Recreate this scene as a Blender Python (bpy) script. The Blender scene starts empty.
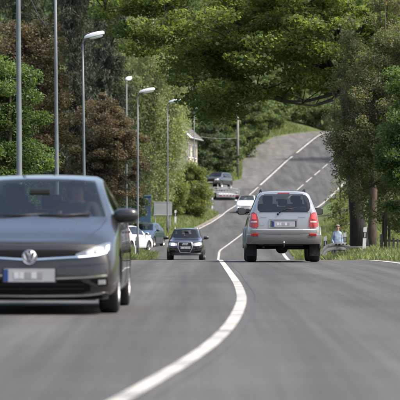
import bpy, bmesh, math, random
import numpy as np
from mathutils import Vector, Matrix
from mathutils.bvhtree import BVHTree
R = math.radians
random.seed(7)
rng = np.random.default_rng(7)
scene = bpy.context.scene
COL = scene.collection

# ------------------------------------------------------------------ camera, sky, sun, exposure
cam_d = bpy.data.cameras.new('camera'); cam = bpy.data.objects.new('camera', cam_d); COL.objects.link(cam)
cam.location = (0, 0, 0); cam.rotation_euler = (R(90), 0, 0)
cam_d.sensor_width = 36; cam_d.lens = 270; cam_d.shift_y = 0.0625
cam_d.clip_start = 0.5; cam_d.clip_end = 3000
cam_d.dof.use_dof = True; cam_d.dof.focus_distance = 74; cam_d.dof.aperture_fstop = 5.6
scene.camera = cam
SUN_EL, SUN_AZ = 55, 106          # azimuth clockwise from +Y (the viewing direction)
w = bpy.data.worlds.new('World'); scene.world = w; w.use_nodes = True
nt = w.node_tree
sky = nt.nodes.new('ShaderNodeTexSky'); sky.sky_type = 'NISHITA'; sky.sun_disc = False
sky.sun_elevation = R(SUN_EL); sky.sun_rotation = R(SUN_AZ); sky.air_density = 1.0; sky.dust_density = 4.5; sky.ozone_density = 0.4
bg = nt.nodes['Background']; bg.inputs[1].default_value = 0.15
nt.links.new(sky.outputs[0], bg.inputs[0])
sd = bpy.data.lights.new('sun', 'SUN'); sun = bpy.data.objects.new('sun', sd); COL.objects.link(sun)
sd.energy = 2.7; sd.angle = R(6); sd.color = (1.0, 0.94, 0.84)
d = Vector((math.sin(R(SUN_AZ))*math.cos(R(SUN_EL)), math.cos(R(SUN_AZ))*math.cos(R(SUN_EL)), math.sin(R(SUN_EL))))
sun.rotation_euler = (-d).to_track_quat('-Z', 'Y').to_euler()
sun.location = d*200
vs = scene.view_settings
vs.view_transform = 'Standard'; vs.look = 'None'; vs.gamma = 1; vs.exposure = 0.96; vs.use_curve_mapping = False

# ------------------------------------------------------------------ material helpers
def new_mat(name):
    m = bpy.data.materials.new(name); m.use_nodes = True
    n = m.node_tree; b = n.nodes['Principled BSDF']
    return m, n, b
def lnk(n, a, b): n.links.new(a, b)
def noise(n, scale, detail=4, rough=0.55, vec=None, mapscale=None):
    t = n.nodes.new('ShaderNodeTexNoise'); t.inputs['Scale'].default_value = scale
    t.inputs['Detail'].default_value = detail; t.inputs['Roughness'].default_value = rough
    co = n.nodes.new('ShaderNodeTexCoord')
    if mapscale:
        mp = n.nodes.new('ShaderNodeMapping'); mp.inputs['Scale'].default_value = mapscale
        lnk(n, co.outputs['Object'], mp.inputs['Vector']); lnk(n, mp.outputs[0], t.inputs['Vector'])
    else:
        lnk(n, co.outputs['Object'], t.inputs['Vector'])
    return t
def ramp(n, fac, stops):
    r = n.nodes.new('ShaderNodeValToRGB'); cr = r.color_ramp
    while len(cr.elements) < len(stops): cr.elements.new(0.5)
    for e, (p, c) in zip(cr.elements, stops):
        e.position = p; e.color = (*c, 1) if len(c) == 3 else c
    lnk(n, fac, r.inputs[0]); return r
def mixc(n, a, b, fac, mode='MIX'):
    m = n.nodes.new('ShaderNodeMix'); m.data_type = 'RGBA'; m.blend_type = mode
    for s, v in ((m.inputs[0], fac), (m.inputs[6], a), (m.inputs[7], b)):
        if hasattr(v, 'is_output'): lnk(n, v, s)
        elif isinstance(v, (int, float)): s.default_value = v
        else: s.default_value = (*v, 1)
    return m.outputs[2]
def bump(n, h, b, strength=0.3, dist=0.02):
    bp = n.nodes.new('ShaderNodeBump'); bp.inputs['Strength'].default_value = strength
    bp.inputs['Distance'].default_value = dist
    lnk(n, h, bp.inputs['Height']); lnk(n, bp.outputs[0], b.inputs['Normal']); return bp

def simple(name, c, rough=0.5, metal=0.0, var=0.12, scale=8, coat=0, bumpy=0.0, emit=None, es=0, spec=0.5):
    m, n, b = new_mat(name)
    t = noise(n, scale)
    lo = tuple(x*(1-var) for x in c); hi = tuple(min(1, x*(1+var)) for x in c)
    r = ramp(n, t.outputs[0], [(0.3, lo), (0.7, hi)])
    lnk(n, r.outputs[0], b.inputs['Base Color'])
    b.inputs['Roughness'].default_value = rough; b.inputs['Metallic'].default_value = metal
    b.inputs['Coat Weight'].default_value = coat; b.inputs['Coat Roughness'].default_value = 0.04
    b.inputs['Specular IOR Level'].default_value = spec
    if bumpy: bump(n, t.outputs[0], b, bumpy)
    if emit:
        b.inputs['Emission Color'].default_value = (*emit, 1); b.inputs['Emission Strength'].default_value = es
    return m
def paint(name, c, metal=0.5, rough=0.32, spec=0.5, coat=1.0, dirt=(0.16, 0.145, 0.12), dirt_amt=0.3):
    m, n, b = new_mat(name)
    co = n.nodes.new('ShaderNodeTexCoord'); sp = n.nodes.new('ShaderNodeSeparateXYZ')
    lnk(n, co.outputs['Object'], sp.inputs[0])
    mr = n.nodes.new('ShaderNodeMapRange'); mr.inputs[1].default_value = 0.75; mr.inputs[2].default_value = 0.2
    mr.inputs[3].default_value = 0.0; mr.inputs[4].default_value = dirt_amt
    lnk(n, sp.outputs[2], mr.inputs[0])
    t = noise(n, 5, 6); mu = n.nodes.new('ShaderNodeMath'); mu.operation = 'MULTIPLY'
    lnk(n, mr.outputs[0], mu.inputs[0]); lnk(n, t.outputs[0], mu.inputs[1])
    cc = mixc(n, c, dirt, mu.outputs[0])
    lnk(n, cc, b.inputs['Base Color'])
    b.inputs['Metallic'].default_value = metal; b.inputs['Roughness'].default_value = rough
    b.inputs['Specular IOR Level'].default_value = spec
    b.inputs['Coat Weight'].default_value = coat; b.inputs['Coat Roughness'].default_value = 0.03; b.inputs['Coat IOR'].default_value = 1.5
    return m
def glass(name, tint, gloss_rough=0.02):
    m = bpy.data.materials.new(name); m.use_nodes = True; n = m.node_tree
    n.nodes.remove(n.nodes['Principled BSDF']); out = n.nodes['Material Output']
    tr = n.nodes.new('ShaderNodeBsdfTransparent'); tr.inputs[0].default_value = (*tint, 1)
    gl = n.nodes.new('ShaderNodeBsdfGlossy'); gl.inputs['Roughness'].default_value = gloss_rough
    t = noise(n, 3, 2)
    r = ramp(n, t.outputs[0], [(0.3, (0.9, 0.92, 0.92)), (0.7, (1, 1, 1))]); lnk(n, r.outputs[0], gl.inputs[0])
    fw = n.nodes.new('ShaderNodeLayerWeight')      # thin pane: the same reflectance from both sides
    pw = n.nodes.new('ShaderNodeMath'); pw.operation = 'POWER'; pw.inputs[1].default_value = 5.0; lnk(n, fw.outputs['Facing'], pw.inputs[0])
    lw = n.nodes.new('ShaderNodeMath'); lw.operation = 'MULTIPLY_ADD'; lw.inputs[1].default_value = 0.9; lw.inputs[2].default_value = 0.06; lnk(n, pw.outputs[0], lw.inputs[0])
    mx = n.nodes.new('ShaderNodeMixShader')
    lnk(n, lw.outputs[0], mx.inputs[0]); lnk(n, tr.outputs[0], mx.inputs[1]); lnk(n, gl.outputs[0], mx.inputs[2])
    lnk(n, mx.outputs[0], out.inputs[0]); return m
def leaf_mat(name, stops, trans=0.35, nscale=0.35, rough=0.55):
    """leaf colour varies leaf by leaf and slowly through the crown; part of the light passes through"""
    m, n, b = new_mat(name); out = n.nodes['Material Output']
    g = n.nodes.new('ShaderNodeNewGeometry')
    t = noise(n, nscale, 3)
    ad = n.nodes.new('ShaderNodeMath'); ad.operation = 'ADD'
    m1 = n.nodes.new('ShaderNodeMath'); m1.operation = 'MULTIPLY'; m1.inputs[1].default_value = 0.6
    m2 = n.nodes.new('ShaderNodeMath'); m2.operation = 'MULTIPLY_ADD'; m2.inputs[1].default_value = 1.2; m2.inputs[2].default_value = -0.4
    lnk(n, g.outputs['Random Per Island'], m1.inputs[0]); lnk(n, t.outputs[0], m2.inputs[0])
    lnk(n, m1.outputs[0], ad.inputs[0]); lnk(n, m2.outputs[0], ad.inputs[1])
    r0 = ramp(n, ad.outputs[0], stops); r = n.nodes.new('ShaderNodeHueSaturation'); r.inputs['Saturation'].default_value = 0.76; r.inputs['Value'].default_value = 1.16
    lnk(n, r0.outputs[0], r.inputs['Color'])
    lnk(n, r.outputs[0], b.inputs['Base Color']); b.inputs['Roughness'].default_value = rough
    b.inputs['Specular IOR Level'].default_value = 0.3
    tl = n.nodes.new('ShaderNodeBsdfTranslucent')
    br = mixc(n, r.outputs[0], (1.0, 0.95, 0.3), 0.65, 'MULTIPLY')
    br2 = mixc(n, br, (1.6, 1.6, 1.2), 1.0, 'MULTIPLY'); lnk(n, br2, tl.inputs[0])
    mx = n.nodes.new('ShaderNodeMixShader'); mx.inputs[0].default_value = trans
    lnk(n, b.outputs[0], mx.inputs[1]); lnk(n, tl.outputs[0], mx.inputs[2]); lnk(n, mx.outputs[0], out.inputs[0])
    return m
def bark_mat(name, a, c, scale=(14, 14, 3)):
    m, n, b = new_mat(name)
    t = noise(n, 1.0, 7, 0.65, mapscale=scale)
    r = ramp(n, t.outputs[0], [(0.32, a), (0.68, c)]); lnk(n, r.outputs[0], b.inputs['Base Color'])
    b.inputs['Roughness'].default_value = 0.9; bump(n, t.outputs[0], b, 0.9, 0.04); return m

M = {}
# asphalt: grain, long streaks in the wheel tracks, sealed cracks, patches
def asphalt():
    m, n, b = new_mat('asphalt')
    fine = noise(n, 55, 5, 0.7)
    speck = noise(n, 170, 2, 0.6)
    blot = noise(n, 0.5, 5, 0.6)
    streak = noise(n, 1.0, 4, 0.5, mapscale=(1.6, 0.03, 1))
    streak2 = noise(n, 1.0, 5, 0.6, mapscale=(9.0, 0.12, 1))
    base = ramp(n, fine.outputs[0], [(0.25, (0.042, 0.0415, 0.0410)), (0.75, (0.104, 0.1015, 0.0985))])
    s1 = ramp(n, streak.outputs[0], [(0.35, (0.72, 0.72, 0.73)), (0.65, (1.18, 1.18, 1.17))])
    c1 = mixc(n, base.outputs[0], s1.outputs[0], 1.0, 'MULTIPLY')
    s2 = ramp(n, streak2.outputs[0], [(0.3, (0.86, 0.86, 0.86)), (0.7, (1.1, 1.1, 1.1))])
    c1 = mixc(n, c1, s2.outputs[0], 1.0, 'MULTIPLY')
    s3 = ramp(n, blot.outputs[0], [(0.35, (0.91, 0.91, 0.915)), (0.65, (1.08, 1.075, 1.065))])
    c1 = mixc(n, c1, s3.outputs[0], 1.0, 'MULTIPLY')
    sp = ramp(n, speck.outputs[0], [(0.62, (0, 0, 0)), (0.75, (1, 1, 1))])
    c1 = mixc(n, c1, (0.19, 0.187, 0.183), sp.outputs[0])
    # fine cracks
    vo = n.nodes.new('ShaderNodeTexVoronoi'); vo.feature = 'DISTANCE_TO_EDGE'; vo.inputs['Scale'].default_value = 0.33
    co = n.nodes.new('ShaderNodeTexCoord'); wn = noise(n, 2.2, 5)
    va = n.nodes.new('ShaderNodeVectorMath'); va.operation = 'MULTIPLY_ADD'
    va.inputs[1].default_value = (0.9, 0.9, 0.9); lnk(n, wn.outputs['Color'], va.inputs[0]); lnk(n, co.outputs['Object'], va.inputs[2])
    lnk(n, va.outputs[0], vo.inputs['Vector'])
    ck = ramp(n, vo.outputs['Distance'], [(0.0, (1, 1, 1)), (0.004, (0, 0, 0))])
    msk = noise(n, 0.12, 3); mk = ramp(n, msk.outputs[0], [(0.56, (0, 0, 0)), (0.6, (0.7, 0.7, 0.7))])
    cm = mixc(n, ck.outputs[0], mk.outputs[0], 1.0, 'MULTIPLY')
    c1 = mixc(n, c1, (0.028, 0.028, 0.03), cm)
    lnk(n, c1, b.inputs['Base Color'])
    b.inputs['Roughness'].default_value = 0.78; b.inputs['Specular IOR Level'].default_value = 0.22
    bump(n, fine.outputs[0], b, 0.5, 0.006)
    return m
def grass_ground():
    m, n, b = new_mat('verge_soil_and_grass')
    t = noise(n, 1.2, 6, 0.65); t2 = noise(n, 14, 4)
    r = ramp(n, t.outputs[0], [(0.3, (0.05, 0.045, 0.022)), (0.45, (0.055, 0.085, 0.018)), (0.7, (0.10, 0.15, 0.03))])
    r2 = ramp(n, t2.outputs[0], [(0.3, (0.6, 0.6, 0.6)), (0.7, (1.2, 1.2, 1.2))])
    lnk(n, mixc(n, r.outputs[0], r2.outputs[0], 1, 'MULTIPLY'), b.inputs['Base Color'])
    b.inputs['Roughness'].default_value = 0.95; bump(n, t2.outputs[0], b, 0.8, 0.1); return m
def line_paint():
    m, n, b = new_mat('worn_white_road_paint')
    t = noise(n, 40, 6, 0.7); t2 = noise(n, 1.7, 5, 0.6)
    ad = n.nodes.new('ShaderNodeMath'); ad.operation = 'MULTIPLY_ADD'; ad.inputs[1].default_value = 0.55
    lnk(n, t.outputs[0], ad.inputs[0]); lnk(n, t2.outputs[0], ad.inputs[2])
    r = ramp(n, ad.outputs[0], [(0.60, (0.16, 0.16, 0.157)), (0.72, (0.34, 0.332, 0.305)), (0.95, (0.44, 0.428, 0.39))])
    lnk(n, r.outputs[0], b.inputs['Base Color']); b.inputs['Roughness'].default_value = 0.7
    bump(n, t.outputs[0], b, 0.3, 0.004); return m
M['asphalt'] = asphalt(); M['ground'] = grass_ground(); M['line'] = line_paint()
M['golf'] = paint('dark_grey_metallic_paint', (0.017, 0.0175, 0.018), 0.15, 0.30, spec=0.3, coat=0.9)
M['silver'] = paint('silver_metallic_paint', (0.37, 0.375, 0.385), 0.6, 0.28)
M['bumper_grey'] = paint('grey_beige_bumper_paint', (0.105, 0.105, 0.10), 0.25, 0.42, dirt_amt=0.6)
M['black_paint'] = paint('black_paint', (0.012, 0.012, 0.014), 0.1, 0.25)
M['white_paint'] = paint('white_paint', (0.72, 0.73, 0.74), 0.0, 0.35)
M['blue_paint'] = paint('dark_blue_paint', (0.03, 0.055, 0.10), 0.4, 0.3)
M['anthracite'] = paint('anthracite_paint', (0.045, 0.05, 0.055), 0.4, 0.35)
M['black_plastic'] = simple('black_plastic', (0.014, 0.014, 0.015), 0.45)
M['grille_black'] = simple('grille_black', (0.005, 0.005, 0.006), 0.7, spec=0.15)
M['rubber'] = simple('tyre_rubber', (0.018, 0.018, 0.018), 0.85, scale=30, bumpy=0.3)
M['alloy'] = simple('alloy_rim', (0.45, 0.45, 0.46), 0.35, 0.8)
M['chrome'] = simple('chrome_trim', (0.72, 0.73, 0.75), 0.14, 1.0, var=0.04)
M['plate'] = simple('number_plate_face', (0.36, 0.37, 0.38), 0.4, var=0.08, scale=18)
M['plate_mark'] = simple('number_plate_grey_block', (0.27, 0.27, 0.28), 0.5)
M['plate_light'] = simple('number_plate_light_block', (0.52, 0.53, 0.54), 0.5)
M['plate_blue'] = simple('number_plate_blue', (0.018, 0.05, 0.20), 0.4)
M['glass'] = glass('clear_car_glass', (0.52, 0.57, 0.55)); M['dark_glass'] = glass('tinted_car_glass', (0.42, 0.45, 0.46))
M['lamp_glass'] = simple('headlamp_lens', (0.50, 0.52, 0.54), 0.08, 0.35, coat=1, var=0.3, scale=22)
M['lamp_dark'] = simple('headlamp_dark_reflector', (0.24, 0.25, 0.26), 0.12, 0.5, coat=1, var=0.3, scale=16)
M['mirror_glass'] = simple('mirror_glass_grey', (0.16, 0.17, 0.18), 0.12, 0.6)
M['led'] = simple('lit_headlamp_strip', (0.9, 0.93, 1), 0.2, emit=(0.9, 0.95, 1), es=0.8)
M['lit_lamp'] = simple('lit_headlamp', (0.9, 0.9, 0.88), 0.2, emit=(1, 0.96, 0.9), es=1.6)
M['tail_red'] = simple('tail_lamp_red', (0.30, 0.010, 0.012), 0.12, coat=1, var=0.3, scale=25)
M['tail_lit'] = simple('tail_lamp_lit', (0.55, 0.035, 0.03), 0.15, coat=1, emit=(1, 0.10, 0.07), es=0.14, var=0.2, scale=25)
M['tail_clear'] = simple('tail_lamp_clear', (0.55, 0.42, 0.42), 0.12, coat=1, var=0.2, scale=25)
M['reflector_red'] = simple('red_reflector', (0.28, 0.014, 0.016), 0.2, var=0.2, scale=30)
M['seat'] = simple('seat_fabric', (0.03, 0.03, 0.033), 0.9, scale=40)
M['under'] = simple('underbody_black', (0.015, 0.014, 0.013), 0.8)
M['galv'] = simple('galvanised_steel', (0.46, 0.48, 0.49), 0.5, 0.5, scale=5)
M['barrier'] = simple('dull_barrier_steel', (0.20, 0.20, 0.195), 0.65, 0.3, scale=4, var=0.3)
M['lamp_post'] = simple('grey_painted_lamp_post', (0.135, 0.155, 0.165), 0.55, 0.2, scale=3)
M['lamp_head'] = simple('pale_lamp_housing', (0.58, 0.61, 0.64), 0.4, scale=6)
M['lamp_bowl'] = simple('frosted_lamp_bowl', (0.70, 0.72, 0.72), 0.2, coat=0.5)
M['post_white'] = simple('white_marker_plastic', (0.72, 0.73, 0.72), 0.5, scale=9)
M['post_black'] = simple('black_marker_band', (0.02, 0.02, 0.02), 0.5)
M['wood'] = bark_mat('weathered_wood', (0.07, 0.065, 0.06), (0.17, 0.16, 0.145), (6, 6, 30))
M['pole_wood'] = bark_mat('wooden_pole', (0.15, 0.14, 0.125), (0.27, 0.26, 0.24), (10, 10, 1))
M['bark'] = bark_mat('dark_bark', (0.012, 0.011, 0.009), (0.042, 0.036, 0.029), (22, 22, 2.5))
M['bark_brown'] = bark_mat('brown_bark', (0.04, 0.03, 0.022), (0.13, 0.10, 0.07))
M['birch_bark'] = bark_mat('birch_bark', (0.12, 0.11, 0.10), (0.55, 0.53, 0.50), (3, 3, 12))
M['maple'] = leaf_mat('maple_leaves', [(0.1, (0.042, 0.080, 0.014)), (0.5, (0.095, 0.155, 0.027)), (0.95, (0.18, 0.245, 0.048))], 0.55)
M['copper'] = leaf_mat('copper_leaves', [(0.1, (0.036, 0.030, 0.019)), (0.42, (0.090, 0.066, 0.040)), (0.66, (0.125, 0.088, 0.055)), (0.85, (0.075, 0.095, 0.034)), (0.97, (0.10, 0.13, 0.045))], 0.35)
M['bushgreen'] = leaf_mat('fresh_green_leaves', [(0.1, (0.025, 0.058, 0.012)), (0.5, (0.062, 0.125, 0.022)), (0.95, (0.13, 0.21, 0.045))], 0.45)
M['needle'] = leaf_mat('spruce_needles', [(0.1, (0.014, 0.023, 0.013)), (0.6, (0.032, 0.050, 0.025)), (0.95, (0.075, 0.082, 0.038))], 0.12)
M['birch'] = leaf_mat('birch_leaves', [(0.1, (0.12, 0.155, 0.060)), (0.5, (0.20, 0.25, 0.105)), (0.95, (0.31, 0.36, 0.18))], 0.45)
M['hazel'] = leaf_mat('yellow_green_leaves', [(0.1, (0.060, 0.090, 0.018)), (0.5, (0.125, 0.165, 0.032)), (0.95, (0.22, 0.25, 0.065))], 0.45)
M['olive'] = leaf_mat('young_brown_green_leaves', [(0.1, (0.060, 0.088, 0.032)), (0.45, (0.105, 0.142, 0.052)), (0.68, (0.155, 0.150, 0.080)), (0.85, (0.20, 0.15, 0.11)), (0.97, (0.14, 0.19, 0.06))], 0.42)
M['far'] = leaf_mat('far_leaves', [(0.1, (0.040, 0.075, 0.026)), (0.5, (0.078, 0.135, 0.040)), (0.95, (0.14, 0.20, 0.06))], 0.4, 0.12)
M['fardark'] = leaf_mat('far_dark_leaves', [(0.1, (0.022, 0.044, 0.020)), (0.5, (0.042, 0.078, 0.030)), (0.95, (0.08, 0.125, 0.045))], 0.35, 0.12)
M['grass'] = leaf_mat('grass_blades', [(0.1, (0.070, 0.105, 0.025)), (0.5, (0.135, 0.19, 0.045)), (0.95, (0.26, 0.28, 0.10))], 0.35, 0.5)
M['render'] = simple('cream_house_render', (0.58, 0.52, 0.42), 0.9, scale=2)
M['roof_tile'] = simple('grey_brown_roof_tiles', (0.115, 0.10, 0.095), 0.8, scale=6, var=0.25)
M['pane'] = simple('window_pane', (0.03, 0.035, 0.04), 0.06, coat=1)
M['frame_white'] = simple('white_window_frame', (0.7, 0.7, 0.7), 0.5)
M['frame_brown'] = simple('brown_board', (0.12, 0.075, 0.045), 0.7)
M['blue_sheet'] = simple('blue_panel', (0.022, 0.055, 0.115), 0.5, scale=3, var=0.25)
M['board'] = simple('pale_grey_board', (0.27, 0.30, 0.29), 0.6, scale=2, var=0.15)
M['skin'] = simple('skin', (0.50, 0.29, 0.22), 0.6); M['hair'] = simple('grey_brown_hair', (0.20, 0.155, 0.115), 0.7)
M['shirt'] = simple('pale_blue_shirt', (0.27, 0.34, 0.46), 0.85, scale=15, var=0.3); M['trousers'] = simple('dark_blue_trousers', (0.035, 0.045, 0.07), 0.85)
M['jacket'] = simple('dark_jacket', (0.045, 0.045, 0.05), 0.85)
M['soil'] = simple('gravel_edge', (0.17, 0.15, 0.125), 0.95, scale=30, var=0.35, bumpy=0.5)

# ------------------------------------------------------------------ object helpers
def finish(name, verts, faces, mat, parent=None, smooth=False):
    me = bpy.data.meshes.new(name); me.from_pydata([tuple(v) for v in verts], [], faces); me.update()
    o = bpy.data.objects.new(name, me); COL.objects.link(o)
    if mat: me.materials.append(M[mat] if isinstance(mat, str) else mat)
    if smooth: me.polygons.foreach_set('use_smooth', [True]*len(me.polygons))
    if parent: o.parent = parent
    return o
def from_bm(name, bm, mat, parent=None, smooth=False, bevel=0):
    bmesh.ops.recalc_face_normals(bm, faces=bm.faces)
    if bevel:
        bmesh.ops.bevel(bm, geom=list(bm.edges), offset=bevel, segments=2, affect='EDGES', profile=0.6)
    me = bpy.data.meshes.new(name); bm.to_mesh(me); bm.free()
    o = bpy.data.objects.new(name, me); COL.objects.link(o)
    if mat: me.materials.append(M[mat] if isinstance(mat, str) else mat)
    if smooth: me.polygons.foreach_set('use_smooth', [True]*len(me.polygons))
    if parent: o.parent = parent
    return o
def box_bm(bm, c, s, rot=None):
    r = bmesh.ops.create_cube(bm, size=1)
    mt = Matrix.Translation(c) @ (rot if rot else Matrix.Identity(4)) @ Matrix.Diagonal((*s, 1))
    bmesh.ops.transform(bm, matrix=mt, verts=r['verts']); return r['verts']
def box(name, c, s, mat, parent=None, bevel=0.0, rot=None, smooth=False):
    bm = bmesh.new(); box_bm(bm, c, s, rot); return from_bm(name, bm, mat, parent, smooth, bevel)
def blob(name, c, rad, mat, parent=None, p=2.0, seg=20):
    """superellipsoid"""
    vs_, fs = [], []; nu, nv = seg, seg//2
    sg = lambda x, e: math.copysign(abs(x)**e, x); e = 2.0/p
    for j in range(nv+1):
        ph = -math.pi/2 + math.pi*j/nv
        for i in range(nu):
            th = 2*math.pi*i/nu
            vs_.append((c[0]+rad[0]*sg(math.cos(ph), e)*sg(math.cos(th), e), c[1]+rad[1]*sg(math.cos(ph), e)*sg(math.sin(th), e), c[2]+rad[2]*sg(math.sin(ph), e)))
    for j in range(nv):
        for i in range(nu):
            k = (i+1) % nu; fs.append((j*nu+i, j*nu+k, (j+1)*nu+k, (j+1)*nu+i))
    return finish(name, vs_, fs, mat, parent, True)
def tube_geo(V, F, pts, radii, sides=8, cap=True):
    base = len(V); n = len(pts); pts = [Vector(p) for p in pts]
    up0 = None
    for i, p in enumerate(pts):
        t = (pts[min(i+1, n-1)]-pts[max(i-1, 0)]).normalized()
        a = Vector((1, 0, 0)) if abs(t.x) < 0.9 else Vector((0, 1, 0))
        if up0 is not None: a = up0
        u = (a - t*a.dot(t)).normalized(); up0 = u; v = t.cross(u)
        r = radii[i] if hasattr(radii, '__len__') else radii
        for k in range(sides):
            an = 2*math.pi*k/sides; V.append(p + (u*math.cos(an)+v*math.sin(an))*r)
    for i in range(n-1):
        for k in range(sides):
            k2 = (k+1) % sides; F.append((base+i*sides+k, base+i*sides+k2, base+(i+1)*sides+k2, base+(i+1)*sides+k))
    if cap:
        F.append(tuple(base+k for k in reversed(range(sides)))); F.append(tuple(base+(n-1)*sides+k for k in range(sides)))
def tube(name, pts, radii, mat, parent=None, sides=8):
    V, F = [], []; tube_geo(V, F, pts, radii, sides); return finish(name, V, F, mat, parent, True)
def tag(o, label=None, cat=None, group=None, kind=None):
    if label: o['label'] = label
    if cat: o['category'] = cat
    if group: o['group'] = group
    if kind: o['kind'] = kind
    return o
def empty(name, loc=(0, 0, 0), rz=0, label=None, cat=None, group=None):
    o = bpy.data.objects.new(name, None); COL.objects.link(o); o.location = loc; o.rotation_euler = (0, 0, rz)
    o.empty_display_size = 0.3
    return tag(o, label, cat, group)

# ------------------------------------------------------------------ the lie of the land
def smooth_keys(keys, sig):
    ks = np.array(keys, float); dd = np.arange(-60, 920, 0.25); sig = sig*4; v = np.interp(dd, ks[:, 0], ks[:, 1])
    h = int(sig*3); kx = np.arange(-h, h+1); k = np.exp(-0.5*(kx/sig)**2); k /= k.sum()
    vp = np.concatenate([np.full(h, v[0]), v, np.full(h, v[-1])]); v = np.convolve(vp, k, 'valid')
    return lambda D: np.interp(D, dd, v)
zr = smooth_keys([(-60, -1.06), (0, -1.03), (17, -.99), (31, -.905), (50, -.885), (72, -.885), (85, -.965), (100, -1.24), (120, -1.60), (135, -1.76),
                  (147, -1.80), (160, -1.65), (175, -1.35), (190, -.95), (207, -.48), (235, .2), (265, 1.0), (285, 2.2), (300, 3.5), (345, 7.3), (385, 11.5), (398, 12.4), (430, 13.5), (480, 14.5), (900, 22)], 5)
XC = smooth_keys([(-60, -5.5), (0, -1.6), (10, -1.0), (17, -.44), (22.4, .03), (27.8, .30), (36, .52), (45, .57), (72, .53), (100, .6), (147, .88), (170, 1.1), (207, 3.1),
                  (235, 4.55), (268, 6.1), (300, 9.7), (345, 15), (390, 20.8), (430, 28), (900, 140)], 2.5)
XLl = smooth_keys([(0, -3.2), (147, -2.55), (175, -2.2), (190, -1.7), (207, -.5), (235, .9), (268, 2.3), (300, 5.5), (345, 9.9), (390, 15.8), (430, 23), (900, 130)], 3)
XRl = smooth_keys([(-60, 5.5), (60, 4.75), (75, 4.6), (85, 4.4), (100, 4.1), (120, 4.2), (147, 4.4), (170, 4.6), (207, 6.8), (235, 8.2), (268, 9.9), (300, 13.7), (345, 19.2), (390, 25.5), (430, 33), (900, 150)], 3)
XL = smooth_keys([(-60, -8), (60, -3.45), (110, -3.1), (147, -2.5), (158, -2.05), (160.5, -7.5), (185, -7.5), (188, -2.2), (207, -.95), (235, .4), (262, 1.7), (270, 1.0), (280, -2.5), (296, -3),
                  (304, 1.0), (316, 4.4), (345, 4.8), (365, 6.7), (383, 9.4), (397, 14), (430, 22), (900, 128)], 1.2)
XR = lambda D: XRl(D)+0.38
def ground_z(X, D):
    X = np.asarray(X, float); D = np.asarray(D, float)
    z = zr(D); dl = np.maximum(0, XL(D)-X); dr = np.maximum(0, X-XR(D)); dr_ = np.maximum(0, dr-np.interp(D, [123, 128, 160, 200], [0, 2.0, 2.0, .8]))
    sl = np.interp(D, [120, 130, 157, 160, 188, 200, 260, 290, 320, 400], [.02, .28, .28, .02, .10, .22, .2, .05, .3, .35])
    cl = np.interp(D, [120, 130, 157, 160, 188, 205, 260, 300, 340, 420], [.2, .42, .42, .3, .3, 1.0, 1.5, 2.0, 6.0, 9.0])
    sr = np.interp(D, [70, 95, 115, 130, 200, 260, 400], [.05, .08, .16, .36, .36, .2, .3])
    cr = np.interp(D, [70, 95, 130, 200, 400], [.3, .6, 3.6, 4.5, 9.0])
    z = z + cl*(1-np.exp(-sl*dl/cl)) + cr*(1-np.exp(-sr*dr_/cr))
    z = z + 0.04*np.sin(X*2.1+D*.7)*np.minimum(1, (dl+dr)/1.5)
    z = z + np.maximum(0, D-440)*0.11
    inside = (dl <= 0) & (dr <= 0)
    return np.where(inside, zr(D)-0.07, z-0.015*(np.minimum(dl+dr, .3)/.3))
def P(x, y, D):     # a point of the picture plane taken to its own distance: only used to read sizes off the photograph
    return ((x-200)*D/3000, (225-y)*D/3000)
rows = np.concatenate([np.arange(-60, 60, 3.0), np.arange(60, 320, 1.0), np.arange(320, 470, 2.5), np.arange(470, 901, 15)])
offL = np.array([400, 250, 150, 90, 60, 40, 28, 20, 15, 11, 8, 6, 4.5, 3.3, 2.4, 1.6, 1.0, .6, .3, .08, 0.0])
def ground_sheet():
    nr = len(rows); cols = []
    for o_ in offL: cols.append(XL(rows)-o_)
    cols.append(XL(rows)+.25)
    for f in (.25, .5, .75): cols.append(XL(rows)+(XR(rows)-XL(rows))*f)
    cols.append(XR(rows)-.25)
    for o_ in offL[::-1]: cols.append(XR(rows)+o_)
    Xs = np.array(cols).T; Ds = np.repeat(rows[:, None], Xs.shape[1], 1); Zs = ground_z(Xs, Ds)
    nc = Xs.shape[1]; V = np.stack([Xs, Ds, Zs], -1).reshape(-1, 3)
    F = [(r*nc+c, r*nc+c+1, (r+1)*nc+c+1, (r+1)*nc+c) for r in range(nr-1) for c in range(nc-1)]
    return tag(finish('ground', V, F, 'ground', smooth=True), kind='structure')
ground_sheet()
def strip(name, fl, fr, d0, d1, dz, step=1.0, mat='asphalt', ncol=2, parent=None, thick=0.0):
    dd = np.linspace(d0, d1, max(2, int((d1-d0)/step)+1)); V = []; F = []
    for D in dd:
        for k in range(ncol):
            x = fl(D)+(fr(D)-fl(D))*k/(ncol-1); V.append((x, D, float(zr(D))+dz))
    for i in range(len(dd)-1):
        for k in range(ncol-1):
            a = i*ncol+k; F.append((a, a+1, a+1+ncol, a+ncol))
    return finish(name, V, F, mat, parent, True)
road = tag(strip('road', XL, XR, -60, 460, 0.0, 1.0, 'asphalt', 9), kind='structure')
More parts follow.
